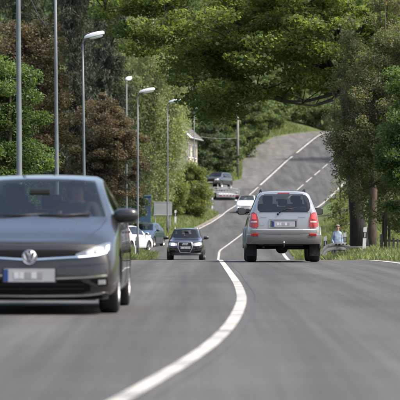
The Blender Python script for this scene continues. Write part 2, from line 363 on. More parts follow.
# worn gravel shoulder along the left edge of the hill road
tag(strip('gravel_shoulder', lambda D: XL(D)-.05, lambda D: XL(D)+.35+0.12*math.sin(D*.9), 188, 262, 0.004, 1.0, 'soil', 3), kind='structure')
def dusty():
    m, n, b = new_mat('dusty_worn_asphalt')
    t = noise(n, 0.35, 6, 0.65); t2 = noise(n, 12, 5, 0.7); t3 = noise(n, 1.0, 4, .5, mapscale=(1.1, .05, 1))
    r = ramp(n, t.outputs[0], [(0.35, (0.098, 0.094, 0.088)), (0.55, (0.115, 0.108, 0.099)), (0.75, (0.135, 0.124, 0.110))])
    r2 = ramp(n, t2.outputs[0], [(0.3, (.75, .75, .75)), (.7, (1.2, 1.2, 1.2))]); r3 = ramp(n, t3.outputs[0], [(0.35, (.7, .7, .7)), (.65, (1.15, 1.15, 1.15))])
    c = mixc(n, mixc(n, r.outputs[0], r2.outputs[0], 1, 'MULTIPLY'), r3.outputs[0], 1, 'MULTIPLY'); lnk(n, c, b.inputs['Base Color'])
    b.inputs['Roughness'].default_value = .85; return m
M['dusty'] = dusty()
tag(strip('dusty_lane', lambda D: XL(D)-.02, lambda D: XLl(D)-.35, 302, 440, 0.004, 1.0, 'dusty', 4), kind='structure')
def offs(f, a): return lambda D: f(D)+a
LW = 0.060
cl_ = strip('centre_line', offs(XC, -LW), offs(XC, LW), -10, 286, 0.005, 0.25, 'line'); tag(cl_, kind='structure')
for i in range(11):
    a = 289+i*11
    tag(strip('centre_line_dash', offs(XC, -.07), offs(XC, .07), a, a+7.5, 0.005, 1, 'line'), kind='structure')
tag(strip('edge_line', offs(XLl, -.075), offs(XLl, .075), 188, 304, 0.005, 1, 'line'), kind='structure')
for a, b in ((307, 352), (357, 398), (402, 440)):
    tag(strip('edge_line_dash', offs(XLl, -.11), offs(XLl, .11), a, b, 0.005, 1, 'line'), kind='structure')
tag(strip('edge_line', offs(XRl, -.09), offs(XRl, .09), 40, 292, 0.005, 1, 'line'), kind='structure')
tag(strip('edge_line', offs(XRl, -.11), offs(XRl, .11), 292, 430, 0.005, 1, 'line'), kind='structure')
M['seam'] = simple('sealed_joint_bitumen', (0.055, 0.055, 0.057), 0.6, scale=20)
tag(strip('sealed_joint', lambda D: XC(D)+.16+.012*math.sin(D*.37), lambda D: XC(D)+.172+.012*math.sin(D*.37+.2), -10, 90, 0.003, 0.3, 'seam'), kind='structure')

# ------------------------------------------------------------------ cars
# a car's own frame: nose at y = 0, tail at y = length, z = 0 on the road
def subdiv_cage(stations, mats_of, creases, wheels, level=3):
    """loft a cage of half sections (8 rows), close both ends with rungs, subdivide, cut the wheel arches"""
    nS = len(stations); V = []; K = 8
    for st in stations:
        for (x, y, z) in st: V.append((x, y, z))
        for (x, y, z) in reversed(st): V.append((-x, y, z))
    n = 2*K; F = []; MI = []
    names = ['body', 'black']
    def mid(nm):
        if nm not in names: names.append(nm)
        return names.index(nm)
    for s in range(nS-1):
        for k in range(n):
            k2 = (k+1) % n
            F.append((s*n+k, (s+1)*n+k, (s+1)*n+k2, s*n+k2)); MI.append(mid(mats_of(s, k)))
    for s, e in ((0, 0), (nS-1, 1)):
        for k in range(K-1):
            q = (s*n+k, s*n+k+1, s*n+n-2-k, s*n+n-1-k); F.append(q if e == 0 else q[::-1]); MI.append(mid(mats_of('front' if e == 0 else 'rear', k)))
    me = bpy.data.meshes.new('cage'); me.from_pydata(V, [], F)
    me.polygons.foreach_set('material_index', MI)
    for nm in names: me.materials.append(None)
    ca = me.attributes.new('crease_edge', 'FLOAT', 'EDGE'); cv = [0.0]*len(me.edges)
    for i, ed in enumerate(me.edges):
        a, b = ed.vertices; sa, ka = divmod(a, n); sb, kb = divmod(b, n)
        ra, rb = min(ka, n-1-ka), min(kb, n-1-kb)
        cv[i] = creases(sa, ra, sb, rb)
    ca.data.foreach_set('value', cv)
    bm = bmesh.new(); bm.from_mesh(me); bmesh.ops.recalc_face_normals(bm, faces=bm.faces); bm.to_mesh(me); bm.free()
    ob = bpy.data.objects.new('cage', me); COL.objects.link(ob)
    sm = ob.modifiers.new('s', 'SUBSURF'); sm.levels = level; sm.render_levels = level
    cutters = []
    for (wy, wz, wr) in wheels:
        for sx in (-1, 1):
            bmc = bmesh.new(); r = bmesh.ops.create_cone(bmc, cap_ends=True, segments=40, radius1=wr, radius2=wr, depth=0.62)
            bmesh.ops.transform(bmc, matrix=Matrix.Translation((sx*0.86, wy, wz)) @ Matrix.Rotation(R(90), 4, 'Y'), verts=bmc.verts)
            for f in bmc.faces: f.material_index = 1
            cm = bpy.data.meshes.new('cut'); bmc.to_mesh(cm); bmc.free()
            for nm in names: cm.materials.append(None)
            co = bpy.data.objects.new('cut', cm); COL.objects.link(co); cutters.append(co)
            bo = ob.modifiers.new('b', 'BOOLEAN'); bo.operation = 'DIFFERENCE'; bo.object = co; bo.solver = 'EXACT'
    dg = bpy.context.evaluated_depsgraph_get()
    em = bpy.data.meshes.new_from_object(ob.evaluated_get(dg))
    vs_ = [v.co.copy() for v in em.vertices]; nor = [v.normal.copy() for v in em.vertices]
    polys = [(tuple(p.vertices), p.material_index) for p in em.polygons]
    bpy.data.objects.remove(ob)
    for c in cutters: bpy.data.objects.remove(c)
    bpy.data.meshes.remove(em); bpy.data.meshes.remove(me)
    bvh = BVHTree.FromPolygons(vs_, [p for p, _ in polys])
    groups = {}
    for p, mi in polys: groups.setdefault(names[mi], []).append(p)
    return vs_, nor, groups, bvh
def sub_mesh(name, vs_, nor, polys, mat, parent, thick=0.0):
    idx = {}; V = []; F = []; N = []
    for p in polys:
        f = []
        for i in p:
            if i not in idx: idx[i] = len(V); V.append(vs_[i]); N.append(nor[i])
            f.append(idx[i])
        F.append(tuple(f))
    o = finish(name, V, F, mat, parent, True)
    me = o.data
    me.normals_split_custom_set_from_vertices(N) if name not in ('body', 'wheel_arch') else None
    if name in ('body', 'wheel_arch'):
        try: me.set_sharp_from_angle(angle=R(38))
        except Exception: pass
    return o
def pieces(polys):
    par = {}
    def find(a):
        while par.setdefault(a, a) != a: a = par[a]
        return a
    for p in polys:
        r = find(p[0])
        for q in p[1:]: par[find(q)] = r
    g = {}
    for p in polys: g.setdefault(find(p[0]), []).append(p)
    return g.values()
class Car:
    def __init__(self, name, label, cat, loc, rz, stations, mats_of, creases, wheels, pmat, glassmat, rearglass, group=None, level=3, pitch=0):
        self.root = empty(name, loc, rz, label, cat, group); self.root.rotation_euler = (pitch, 0, rz)
        vs_, nor, gr, self.bvh = subdiv_cage(stations, mats_of, creases, [(a, b, c+.055) for (a, b, c, _w, _x) in wheels], level)
        self.vs = vs_
        for nm, polys in gr.items():
            if nm == 'body': self.body = sub_mesh('body', vs_, nor, polys, pmat, self.root)
            elif nm == 'black':
                for pp in pieces(polys): sub_mesh('wheel_arch', vs_, nor, pp, 'under', self.root)
            elif nm == 'pillar':
                for pp in pieces(polys): sub_mesh('door_pillar', vs_, nor, pp, 'black_plastic', self.root)
            elif nm.startswith('side'):
                for s in (-1, 1):
                    pp = [p for p in polys if (sum(vs_[i].x for i in p) > 0) == (s > 0)]
                    sub_mesh('side_window', vs_, nor, pp, glassmat if nm != 'side_dark' else rearglass, self.root)
            elif nm == 'windscreen': self.ws = sub_mesh('windscreen', vs_, nor, polys, glassmat, self.root)
            elif nm == 'rear_window': self.rw = sub_mesh('rear_window', vs_, nor, polys, rearglass, self.root)
            elif nm == 'lowtrim': sub_mesh('sill_trim', vs_, nor, polys, 'black_plastic', self.root)
        for (wy, wz, wr, ww, wx) in wheels:
            for s in (-1, 1): self.wheel(s*wx, wy, wz, wr, ww, s)
    def hit(self, x, z, side):
        if side == 'front': h = self.bvh.ray_cast(Vector((x, -3, z)), Vector((0, 1, 0)))
        else: h = self.bvh.ray_cast(Vector((x, 9, z)), Vector((0, -1, 0)))
        return h[0].y if h[0] is not None else None
    def patch(self, name, cols, side, mat, off=.006, n=14, rows_=4, mirror=False, parent=None, deep=.02, flat=None):
        """a panel laid on the nose or tail: cols = (x, z_low, z_high)"""
        c = np.array(cols, float); outs = []
        xs = np.linspace(c[0, 0], c[-1, 0], n)
        for mx in ((1, -1) if mirror else (1,)):
            V = []; sgn = -1 if side == 'front' else 1; last = None; grid = []
            for x in xs:
                z0 = np.interp(x, c[:, 0], c[:, 1]); z1 = np.interp(x, c[:, 0], c[:, 2])
                for j in range(rows_):
                    z = z0+(z1-z0)*j/(rows_-1)
                    y = self.hit(x*mx, z, side) if flat is None else flat
                    if y is None: y = last if last is not None else (0.1 if side == 'front' else 4.5)
                    last = y; grid.append((x*mx, y, z))
            F = []; n0 = len(grid)
            V = [(x, y+sgn*off, z) for x, y, z in grid]+[(x, y-sgn*deep, z) for x, y, z in grid]
            for i in range(n-1):
                for j in range(rows_-1):
                    a = i*rows_+j; q = (a, a+1, a+1+rows_, a+rows_); F.append(q)
            edge = [i*rows_ for i in range(n)]+[(n-1)*rows_+j for j in range(1, rows_)]+[i*rows_+rows_-1 for i in range(n-2, -1, -1)]+[j for j in range(rows_-2, 0, -1)]
            for i in range(len(edge)):
                a, b = edge[i], edge[(i+1) % len(edge)]; F.append((a, b, b+n0, a+n0))
            bm = bmesh.new(); bv = [bm.verts.new(v) for v in V]
            for f in F:
                try: bm.faces.new([bv[i] for i in f])
                except ValueError: pass
            loose = [v for v in bm.verts if not v.link_faces]; bmesh.ops.delete(bm, geom=loose, context='VERTS')
            outs.append(from_bm(name, bm, mat, parent or self.root, False))
            try:
                outs[-1].data.polygons.foreach_set('use_smooth', [True]*len(outs[-1].data.polygons)); outs[-1].data.set_sharp_from_angle(angle=R(50))
            except Exception: pass
        return outs
    def wheel(self, x, y, z, r, wd, s):
        w_ = empty('wheel', (x, y, z)); w_.parent = self.root
        del_keys = []
        prof = [(r*.66, -wd/2), (r*.88, -wd/2), (r*.97, -wd*.42), (r, -wd*.25), (r*1.002, 0), (r, wd*.25), (r*.97, wd*.42), (r*.88, wd/2), (r*.66, wd/2)]
        seg = 36; V = []; F = []
        for i in range(seg):
            a = 2*math.pi*i/seg
            for (rr, xx) in prof: V.append((xx, rr*math.cos(a), rr*math.sin(a)))
        k = len(prof)
        for i in range(seg):
            for j in range(k-1):
                i2 = (i+1) % seg; F.append((i*k+j, i*k+j+1, i2*k+j+1, i2*k+j))
        finish('tyre', V, F, 'rubber', w_, True)
        bm = bmesh.new()
        ro = r*.67
        cn = bmesh.ops.create_cone(bm, cap_ends=True, segments=28, radius1=ro, radius2=ro, depth=wd*.5)
        bmesh.ops.transform(bm, matrix=Matrix.Translation((-s*wd*.12, 0, 0)) @ Matrix.Rotation(R(90), 4, 'Y'), verts=cn['verts'])
        from_bm('wheel_well_disc', bm, 'under', w_)
        bm = bmesh.new()
        for i in range(5):
            a = 2*math.pi*i/5
            box_bm(bm, (s*wd*.30, math.cos(a)*ro*.5, math.sin(a)*ro*.5), (wd*.14, ro*.98, ro*.26), Matrix.Rotation(a, 4, 'X'))
        cn = bmesh.ops.create_cone(bm, cap_ends=True, segments=20, radius1=ro*.25, radius2=ro*.22, depth=wd*.2)
        bmesh.ops.transform(bm, matrix=Matrix.Translation((s*wd*.30, 0, 0)) @ Matrix.Rotation(R(90), 4, 'Y'), verts=cn['verts'])
        ring = []
        for i in range(28):
            a0, a1 = 2*math.pi*i/28, 2*math.pi*(i+1)/28
            q = [bm.verts.new((s*wd*xx, rr*math.cos(a), rr*math.sin(a))) for (a, rr, xx) in ((a0, ro, .49), (a1, ro, .49), (a1, ro*.88, .3), (a0, ro*.88, .3))]
            bm.faces.new(q)
        from_bm('rim', bm, 'alloy', w_)
    def mirror_pair(self, x, y, z, rad, mat, p=2.6):
        for s in (-1, 1):
            h = blob('wing_mirror', (s*x, y, z), rad, mat, self.root, p, 24)
            box('mirror_foot', (s*(x-rad[0]*.95), y-.01, z-rad[2]*.75), (rad[0]*1.0, rad[1]*.9, rad[2]*.4), 'black_plastic', h, .008)
            bm = bmesh.new(); cn = bmesh.ops.create_circle(bm, cap_ends=True, segments=24, radius=1)
            for v in bm.verts:
                q = (abs(v.co.x)**4+abs(v.co.y)**4)**.25 if p > 3 else 1.0
                v.co /= q
            bmesh.ops.transform(bm, matrix=Matrix.Translation((s*x, y+rad[1]*1.004, z)) @ Matrix.Diagonal((rad[0]*.8, 1, rad[2]*.8, 1)) @ Matrix.Rotation(R(90), 4, 'X'), verts=bm.verts)
            from_bm('mirror_glass', bm, 'mirror_glass', h)
    def plate(self, side, z, hw=.26, h=.11, blue=-1, bev=True, dy=0.012):
        y = self.hit(0, z, side); sg = -1 if side == 'front' else 1
        y = y+sg*dy
        pl = box('number_plate', (0, y, z), (hw*2+.03, .02, h+.025), 'black_plastic', self.root, .004)
        box('plate_face', (0, y+sg*.0115, z), (hw*2, .006, h), 'plate', pl, .002)
        box('plate_strip', (blue*(hw-.024), y+sg*.0155, z), (.044, .006, h*.94), 'plate_blue', pl)
        for i, (px, pw, mm) in enumerate(((-.13, .05, 'plate_light'), (-.075, .045, 'plate_light'), (-.015, .06, 'plate_mark'), (.05, .055, 'plate_light'), (.11, .05, 'plate_mark'))):
            box('plate_block', (-blue*px*(hw/.26), y+sg*.0155, z), (pw*hw/.26, .004, h*.5), mm, pl)
        return pl
    def interior(self, front_y, rear_y, zs, ztop, hw, steer=1):
        t = self.root
        box('cabin_floor', (0, (front_y+rear_y)/2, zs-.22), (hw*2.1, rear_y-front_y+1.6, .06), 'under', t)
        box('dashboard', (0, front_y-.75, zs+.28), (hw*2.15, .42, .26), 'black_plastic', t, .05)
        for s in (-1, 1):
            st = box('seat', (s*hw*.52, front_y, zs), (.50, .52, .16), 'seat', t, .05)
            box('seat_back', (s*hw*.52, front_y+.33, zs+.36), (.48, .13, .66), 'seat', st, .055, Matrix.Rotation(R(-14), 4, 'X'))
            box('headrest', (s*hw*.52, front_y+.45, min(zs+.80, ztop-.12)), (.25, .10, .17), 'seat', st, .04)
        rs = box('rear_bench', (0, rear_y, zs+.02), (hw*1.75, .48, .16), 'seat', t, .05)
        box('bench_back', (0, rear_y+.32, zs+.33), (hw*1.75, .14, .56), 'seat', rs, .055, Matrix.Rotation(R(-14), 4, 'X'))
        for x in (-hw*.55, 0, hw*.55):
            box('headrest', (x, rear_y+.42, zs+.70), (.23, .10, .16), 'seat', rs, .04)
        # steering wheel
        bm = bmesh.new(); V, F = [], []
        c = Vector((steer*hw*.52, front_y-.42, zs+.40)); pts = []
        for i in range(25):
            a = 2*math.pi*i/24; pts.append(c+Vector((.18*math.cos(a), -.06*math.sin(a)*-1, .17*math.sin(a))))
        tube_geo(V, F, pts, .015, 6, False); tube_geo(V, F, [c+Vector((-.18, 0, 0)), c+Vector((.18, 0, 0))], .02, 6)
        tube_geo(V, F, [c, c+Vector((0, -.3, -.1))], .03, 6)
        finish('steering_wheel', V, F, 'black_plastic', t, True)
        box('rear_view_mirror', (0, front_y-.52, ztop-.13), (.22, .03, .065), 'black_plastic', t, .01)
    def sweep(self, name, prof, path, mat, side, parent=None):
        """profile (out, z) carried along a plan path (x, y)"""
        V = []; F = []; n = len(path); k = len(prof)
        for i, (x, y) in enumerate(path):
            a = Vector(path[max(i-1, 0)]); b = Vector(path[min(i+1, n-1)]); t = (b-a).normalized(); nn = Vector((t.y, -t.x))
            for (o_, z) in prof: V.append((x+nn.x*o_, y+nn.y*o_, z))
        for i in range(n-1):
            for j in range(k):
                j2 = (j+1) % k; F.append((i*k+j, i*k+j2, (i+1)*k+j2, (i+1)*k+j))
        F.append(tuple(range(k))); F.append(tuple((n-1)*k+j for j in reversed(range(k))))
        bm = bmesh.new(); bv = [bm.verts.new(v) for v in V]
        for f in F: bm.faces.new([bv[i] for i in f])
        o = from_bm(name, bm, mat, parent or self.root, True)
        o.data.set_sharp_from_angle(angle=R(40)); return o

def hatch_stations():
    lo = lambda y: [(.75, y, .17), (.87, y, .19), (.895, y, .45), (.89, y, .72)]
    return [
     [(.56,.07,.16),(.66,.03,.20),(.67,.0,.38),(.66,.01,.53),(.65,.025,.635),(.61,.055,.705),(.45,.085,.735),(.2,.075,.745)],
     [(.70,.15,.155),(.825,.09,.20),(.84,.06,.38),(.835,.08,.54),(.80,.14,.66),(.71,.21,.745),(.55,.25,.775),(.22,.24,.785)],
     [(.74,.35,.16),(.865,.30,.20),(.888,.26,.40),(.885,.28,.58),(.84,.34,.73),(.75,.40,.82),(.58,.43,.845),(.24,.42,.855)],
     [(.75,.8,.16),(.87,.8,.20),(.895,.8,.45),(.89,.8,.68),(.858,.8,.85),(.76,.8,.905),(.58,.8,.93),(.24,.8,.94)],
     [(.75,1.2,.16),(.87,1.2,.19),(.89,1.2,.45),(.89,1.2,.72),(.862,1.2,.92),(.80,1.2,.985),(.735,1.08,1.0),(.25,1.02,1.005)],
     lo(1.6)+[(.862,1.6,.93),(.722,1.58,1.185),(.652,1.47,1.20),(.25,1.42,1.21)],
     lo(2.0)+[(.86,2.0,.945),(.64,1.97,1.365),(.575,1.88,1.395),(.25,1.82,1.42)],
     lo(2.4)+[(.86,2.4,.955),(.635,2.4,1.41),(.565,2.4,1.45),(.25,2.4,1.47)],
     lo(2.5)+[(.86,2.5,.957),(.635,2.5,1.41),(.565,2.5,1.45),(.25,2.5,1.472)],
     lo(3.3)+[(.86,3.3,.975),(.615,3.3,1.385),(.55,3.3,1.435),(.25,3.3,1.455)],
     lo(3.75)+[(.85,3.78,.985),(.595,3.74,1.34),(.535,3.77,1.395),(.24,3.8,1.42)],
     [(.72,4.0,.22),(.82,4.05,.26),(.85,4.06,.45),(.84,4.06,.72),(.80,4.05,.96),(.67,4.08,1.03),(.61,4.11,1.04),(.24,4.13,1.04)],
     [(.6,4.15,.24),(.68,4.22,.28),(.70,4.25,.45),(.68,4.24,.72),(.65,4.2,.9),(.58,4.17,.97),(.5,4.16,.985),(.2,4.17,.99)]]
def hatch_mats(s, k):
    r = min(k, 14-k) if isinstance(s, int) else k
    if s in ('front', 'rear'): return 'body'
    if s in (4, 5) and r in (6, 7): return 'windscreen'
    if s == 10 and r in (6, 7): return 'rear_window'
    if r == 4 and s in (5, 6): return 'side_front'
    if r == 4 and s == 7: return 'pillar'
    if r == 4 and s == 8: return 'side_rear'
    return 'body'
def hatch_crease(sa, ra, sb, rb):
    if sa == sb and sa in (4, 6, 10, 11) and min(ra, rb) >= 6: return .85
    if ra == rb and ra == 4 and 3 <= min(sa, sb) <= 10: return .6
    if ra == rb and ra in (5, 6) and 4 <= min(sa, sb) <= 10: return .55
    if sa == sb and sa in (7, 8, 9) and {ra, rb} == {4, 5}: return .9
    if sa == sb == 0 and ra == rb == 5: return .75
    if ra == rb == 5 and min(sa, sb) == 0: return .5
    if ra == rb and ra == 6 and min(sa, sb) in (1, 2, 3): return .75
    if ra == rb and ra == 4 and min(sa, sb) in (0, 1, 2): return .4
    if ra == rb and ra == 2 and min(sa, sb) == 0: return .4
    return 0.0
def suv_stations(L=4.7, zs=1.0, rake=0.0):
    lo = lambda y: [(.76, y, .42), (.89, y, .44), (.905, y, .64), (.88, y, .88)]
    S = [
     [(.5,.12,.36),(.62,.04,.42),(.66,0,.6),(.66,.04,.80),(.65,.08,.9),(.6,.12,.97),(.5,.15,1.0),(.2,.15,1.01)],
     [(.70,.24,.37),(.83,.18,.42),(.865,.13,.6),(.86,.14,.82),(.82,.2,.95),(.74,.24,1.03),(.6,.26,1.05),(.24,.25,1.06)],
     [(.76,.85,.4),(.90,.85,.44),(.925,.85,.64),(.90,.85,.88),(.84,.85,1.03),(.76,.85,1.08),(.62,.85,1.10),(.25,.85,1.11)],
     lo(1.42)+[(.83,1.42,1.10),(.75,1.45,1.16),(.68,1.36,1.175),(.25,1.28,1.18)],
     lo(1.78)+[(.825,1.78,1.12),(.68,1.78,1.39),(.61,1.68,1.41),(.25,1.62,1.42)],
     lo(2.15)+[(.82,2.15,1.14),(.625,2.12,1.60),(.555,2.02,1.645),(.25,1.95,1.675)],
     lo(2.65)+[(.82,2.65,1.15),(.62,2.65,1.63),(.55,2.65,1.70),(.25,2.65,1.735)],
     lo(2.75)+[(.82,2.75,1.15),(.62,2.75,1.63),(.55,2.75,1.70),(.25,2.75,1.737)],
     lo(3.5)+[(.82,3.5,1.16),(.62,3.5,1.63),(.55,3.5,1.70),(.25,3.5,1.74)],
     lo(3.6)+[(.82,3.6,1.16),(.62,3.6,1.63),(.55,3.6,1.70),(.25,3.6,1.74)],
     [(.74,4.3,.44),(.88,4.3,.46),(.905,4.3,.66),(.875,4.3,.9),(.815,4.28,1.165),(.615,4.22,1.63),(.545,4.25,1.695),(.25,4.25,1.735)],
     [(.72,4.45,.45),(.85,4.53,.48),(.885,4.55,.66),(.86,4.54,.9),(.81,4.51,1.175),(.632,4.44,1.635),(.535,4.45,1.685),(.24,4.46,1.72)],
     [(.62,4.50,.46),(.72,4.60,.50),(.74,4.63,.66),(.725,4.63,.9),(.70,4.605,1.20),(.605,4.53,1.635),(.49,4.52,1.675),(.22,4.52,1.70)]]
    if zs != 1.0: S = [[(x, y, z*zs if z > .5 else z) for x, y, z in st] for st in S]
    return [[(x, y*L/4.66, z) for x, y, z in st] for st in S]
def suv_mats(s, k):
    r = min(k, 14-k) if isinstance(s, int) else k
    if s == 'rear': return 'rear_window' if k == 4 else 'body'
    if s == 'front': return 'body'
    if s in (3, 4) and r in (6, 7): return 'windscreen'
    if r == 4 and s in (4, 5): return 'side_front'
    if r == 4 and s in (6, 8): return 'pillar'
    if r == 4 and s == 7: return 'side_dark'
    if r == 4 and s == 9: return 'side_rear'
    if r == 0 and isinstance(s, int): return 'lowtrim'
    return 'body'
def suv_crease(sa, ra, sb, rb):
    if sa == sb and sa in (3, 5) and min(ra, rb) >= 6: return .85
    if sa == sb == 12 and {ra, rb} in ({4}, {5}, {4, 5}): return .93
    if sa == sb and sa == 12 and ra == rb: return .93 if ra in (4, 5) else 0
    if ra == rb and ra == 4 and 2 <= min(sa, sb) <= 10: return .6
    if ra == rb and ra in (5, 6) and 3 <= min(sa, sb) <= 10: return .5
    if sa == sb and sa in (6, 7, 8, 9, 10) and {ra, rb} == {4, 5}: return .9
    if sa == sb == 12: return .35
    return 0.0
def on_road(X, D, dz=0.0): return (X, D, float(zr(D))+dz)

# --- the dark grey hatchback coming towards the camera
def build_hatchback():
    c = Car('hatchback_car', 'large dark grey hatchback with chrome grille line and lit headlamp strips coming forward', 'car',
            on_road(-1.735, 30.5), R(-1.0), hatch_stations(), hatch_mats, hatch_crease, [(.84, .312, .312, .205, .775), (3.46, .312, .312, .205, .775)], 'golf', 'glass', 'glass')
    t = c.root
    # upper grille slot, chrome line, badge
    c.patch('grille', [(-.56, .600, .640), (-.45, .585, .664), (0, .566, .664), (.45, .585, .664), (.56, .600, .640)], 'front', 'grille_black', .004, 24)
    c.patch('grille_trim', [(-.56, .590, .604), (0, .556, .572), (.56, .590, .604)], 'front', 'chrome', .012, 28, 3)
    hl = c.patch('headlight', [(.47, .577, .62), (.56, .585, .655), (.66, .600, .695), (.76, .625, .735), (.815, .66, .742)], 'front', 'lamp_dark', .008, 18, 5, mirror=True)
    for h, s in zip(hl, (1, -1)):
        c.patch('running_light', [(s*.50, .586, .598), (s*.60, .594, .608), (s*.70, .606, .624), (s*.785, .632, .650)], 'front', 'led', .014, 14, 3, parent=h)
        c.patch('running_light', [(s*.775, .645, .70), (s*.80, .660, .715)], 'front', 'led', .014, 5, 4, parent=h)
        c.patch('running_light', [(s*.625, .612, .652), (s*.645, .616, .660)], 'front', 'led', .018, 3, 4, parent=h)
        c.patch('lamp_reflector', [(s*.575, .615, .645), (s*.605, .612, .66), (s*.635, .615, .665)], 'front', 'lamp_glass', .016, 6, 4, parent=h)
        c.patch('lamp_reflector', [(s*.68, .635, .68), (s*.72, .645, .70), (s*.745, .655, .70)], 'front', 'lamp_glass', .016, 6, 4, parent=h)
    # badge
    y0 = c.hit(0, .585, 'front')-.014; bc = Vector((0, y0, .588))
    bm = bmesh.new(); cn = bmesh.ops.create_cone(bm, cap_ends=True, segments=36, radius1=.076, radius2=.072, depth=.02)
    bmesh.ops.transform(bm, matrix=Matrix.Translation(bc) @ Matrix.Rotation(R(90), 4, 'X'), verts=bm.verts)
    bd = from_bm('badge', bm, 'lamp_dark', t)
    V, F = [], []
    ring = [bc+Vector((.070*math.cos(a), -.012, .070*math.sin(a))) for a in [2*math.pi*i/32 for i in range(33)]]
    tube_geo(V, F, ring, .0075, 6, False)
    for pts in ([(-.026, .060), (0, .006), (.026, .060)], [(-.058, .034), (-.027, -.056), (0, -.004), (.027, -.056), (.058, .034)]):
        tube_geo(V, F, [bc+Vector((x, -.013, z)) for x, z in pts], .0075, 6)
    finish('badge_emblem', V, F, 'chrome', bd, True)
    c.plate('front', .405, blue=-1, h=.135)
    # lower bumper: two chrome lines, black intake, fog lamps
    c.patch('lower_grille', [(-.62, .245, .33), (-.5, .215, .36), (0, .205, .365), (.5, .215, .36), (.62, .245, .33)], 'front', 'grille_black', .004, 26)
    for z in (.262, .306):
        c.patch('grille_bar', [(-.56, z, z+.008), (.56, z, z+.008)], 'front', 'black_plastic', .012, 20, 2)
    for s in (1, -1):
        c.patch('bumper_trim', [(s*.26, .362, .380), (s*.56, .375, .392), (s*.79, .392, .412)], 'front', 'chrome', .012, 16, 3)
        fo = c.patch('fog_lamp', [(s*.62, .30, .365), (s*.70, .292, .372), (s*.795, .30, .378)], 'front', 'grille_black', .006, 10, 4)[0]
        c.patch('fog_lens', [(s*.70, .31, .355), (s*.775, .315, .360)], 'front', 'lamp_glass', .012, 6, 4, parent=fo)
        c.patch('bumper_blade', [(s*.53, .345, .372), (s*.62, .305, .345), (s*.70, .278, .302)], 'front', 'golf', .014, 8, 3)
    c.patch('lip_trim', [(-.80, .215, .232), (-.55, .188, .204), (0, .184, .199), (.55, .188, .204), (.80, .215, .232)], 'front', 'chrome', .012, 30, 3)
    c.patch('lip', [(-.80, .165, .21), (-.5, .15, .184), (.5, .15, .184), (.80, .165, .21)], 'front', 'black_plastic', .01, 24, 3)
    c.mirror_pair(.925, 1.36, 1.015, (.135, .085, .080), 'golf')
    c.interior(2.05, 2.95, .48, 1.40, .68, 1)
    # windscreen wipers resting on the cowl
    for (x0, x1) in ((-.5, .12), (.02, .55)):
        tube('wiper', [(x0, 1.045, 1.018), ((x0+x1)/2, 1.04, 1.02), (x1, 1.10, 1.035)], .008, 'black_plastic', t, 6)
    # bonnet shut lines, door shut lines
    for s in (-1, 1):
        pts = []
        for y in np.linspace(.30, 1.08, 14):
            x = s*np.interp(y, [.30, .7, 1.08], [.60, .69, .735]); h = c.bvh.ray_cast(Vector((x, y, 3)), Vector((0, 0, -1)))
            pts.append(h[0]+Vector((0, 0, .0005)))
        tube('bonnet_gap', pts, .0035, 'black_plastic', t, 5)
        pts = []
        for y in np.linspace(.26, 1.0, 16):
            x = s*np.interp(y, [.26, .6, 1.0], [.33, .42, .47]); h = c.bvh.ray_cast(Vector((x, y, 3)), Vector((0, 0, -1)))
            pts.append(h[0]+Vector((0, 0, -.007-.02*max(0, (.36-y)/.1)-.02*max(0, (y-.92)/.08))))
        tube('bonnet_ridge', pts, [.006]+[.012]*14+[.006], 'golf', t, 10)
        c.patch('bumper_crease', [(s*.30, .500, .507), (s*.62, .512, .520), (s*.80, .530, .538)], 'front', 'golf', .007, 16, 3)
        for y in (1.28, 2.44, 3.35):
            pts = []
            for z in np.linspace(.28, .93, 10):
                h = c.bvh.ray_cast(Vector((s*3, y+.0, z)), Vector((-s, 0, 0)))
                if h[0] is not None: pts.append(h[0])
            if len(pts) > 2: tube('door_gap', pts, .004, 'black_plastic', t, 5)
        for y in (2.25, 3.12):
            h = c.bvh.ray_cast(Vector((s*3, y, .84)), Vector((-s, 0, 0)))
            box('door_handle', h[0]+Vector((s*.018, 0, 0)), (.02, .20, .025), 'golf', t, .006)
    bm = bmesh.new(); box_bm(bm, (0, 2.1, .155), (1.3, 3.4, .03)); from_bm('underbody', bm, 'under', t)
    for s in (1, -1):
        c.patch('tail_light', [(s*.45, .78, .90), (s*.66, .77, .93)], 'rear', 'tail_red', .006, 8, 4)
    c.plate('rear', .55)
    return c
golf = build_hatchback()

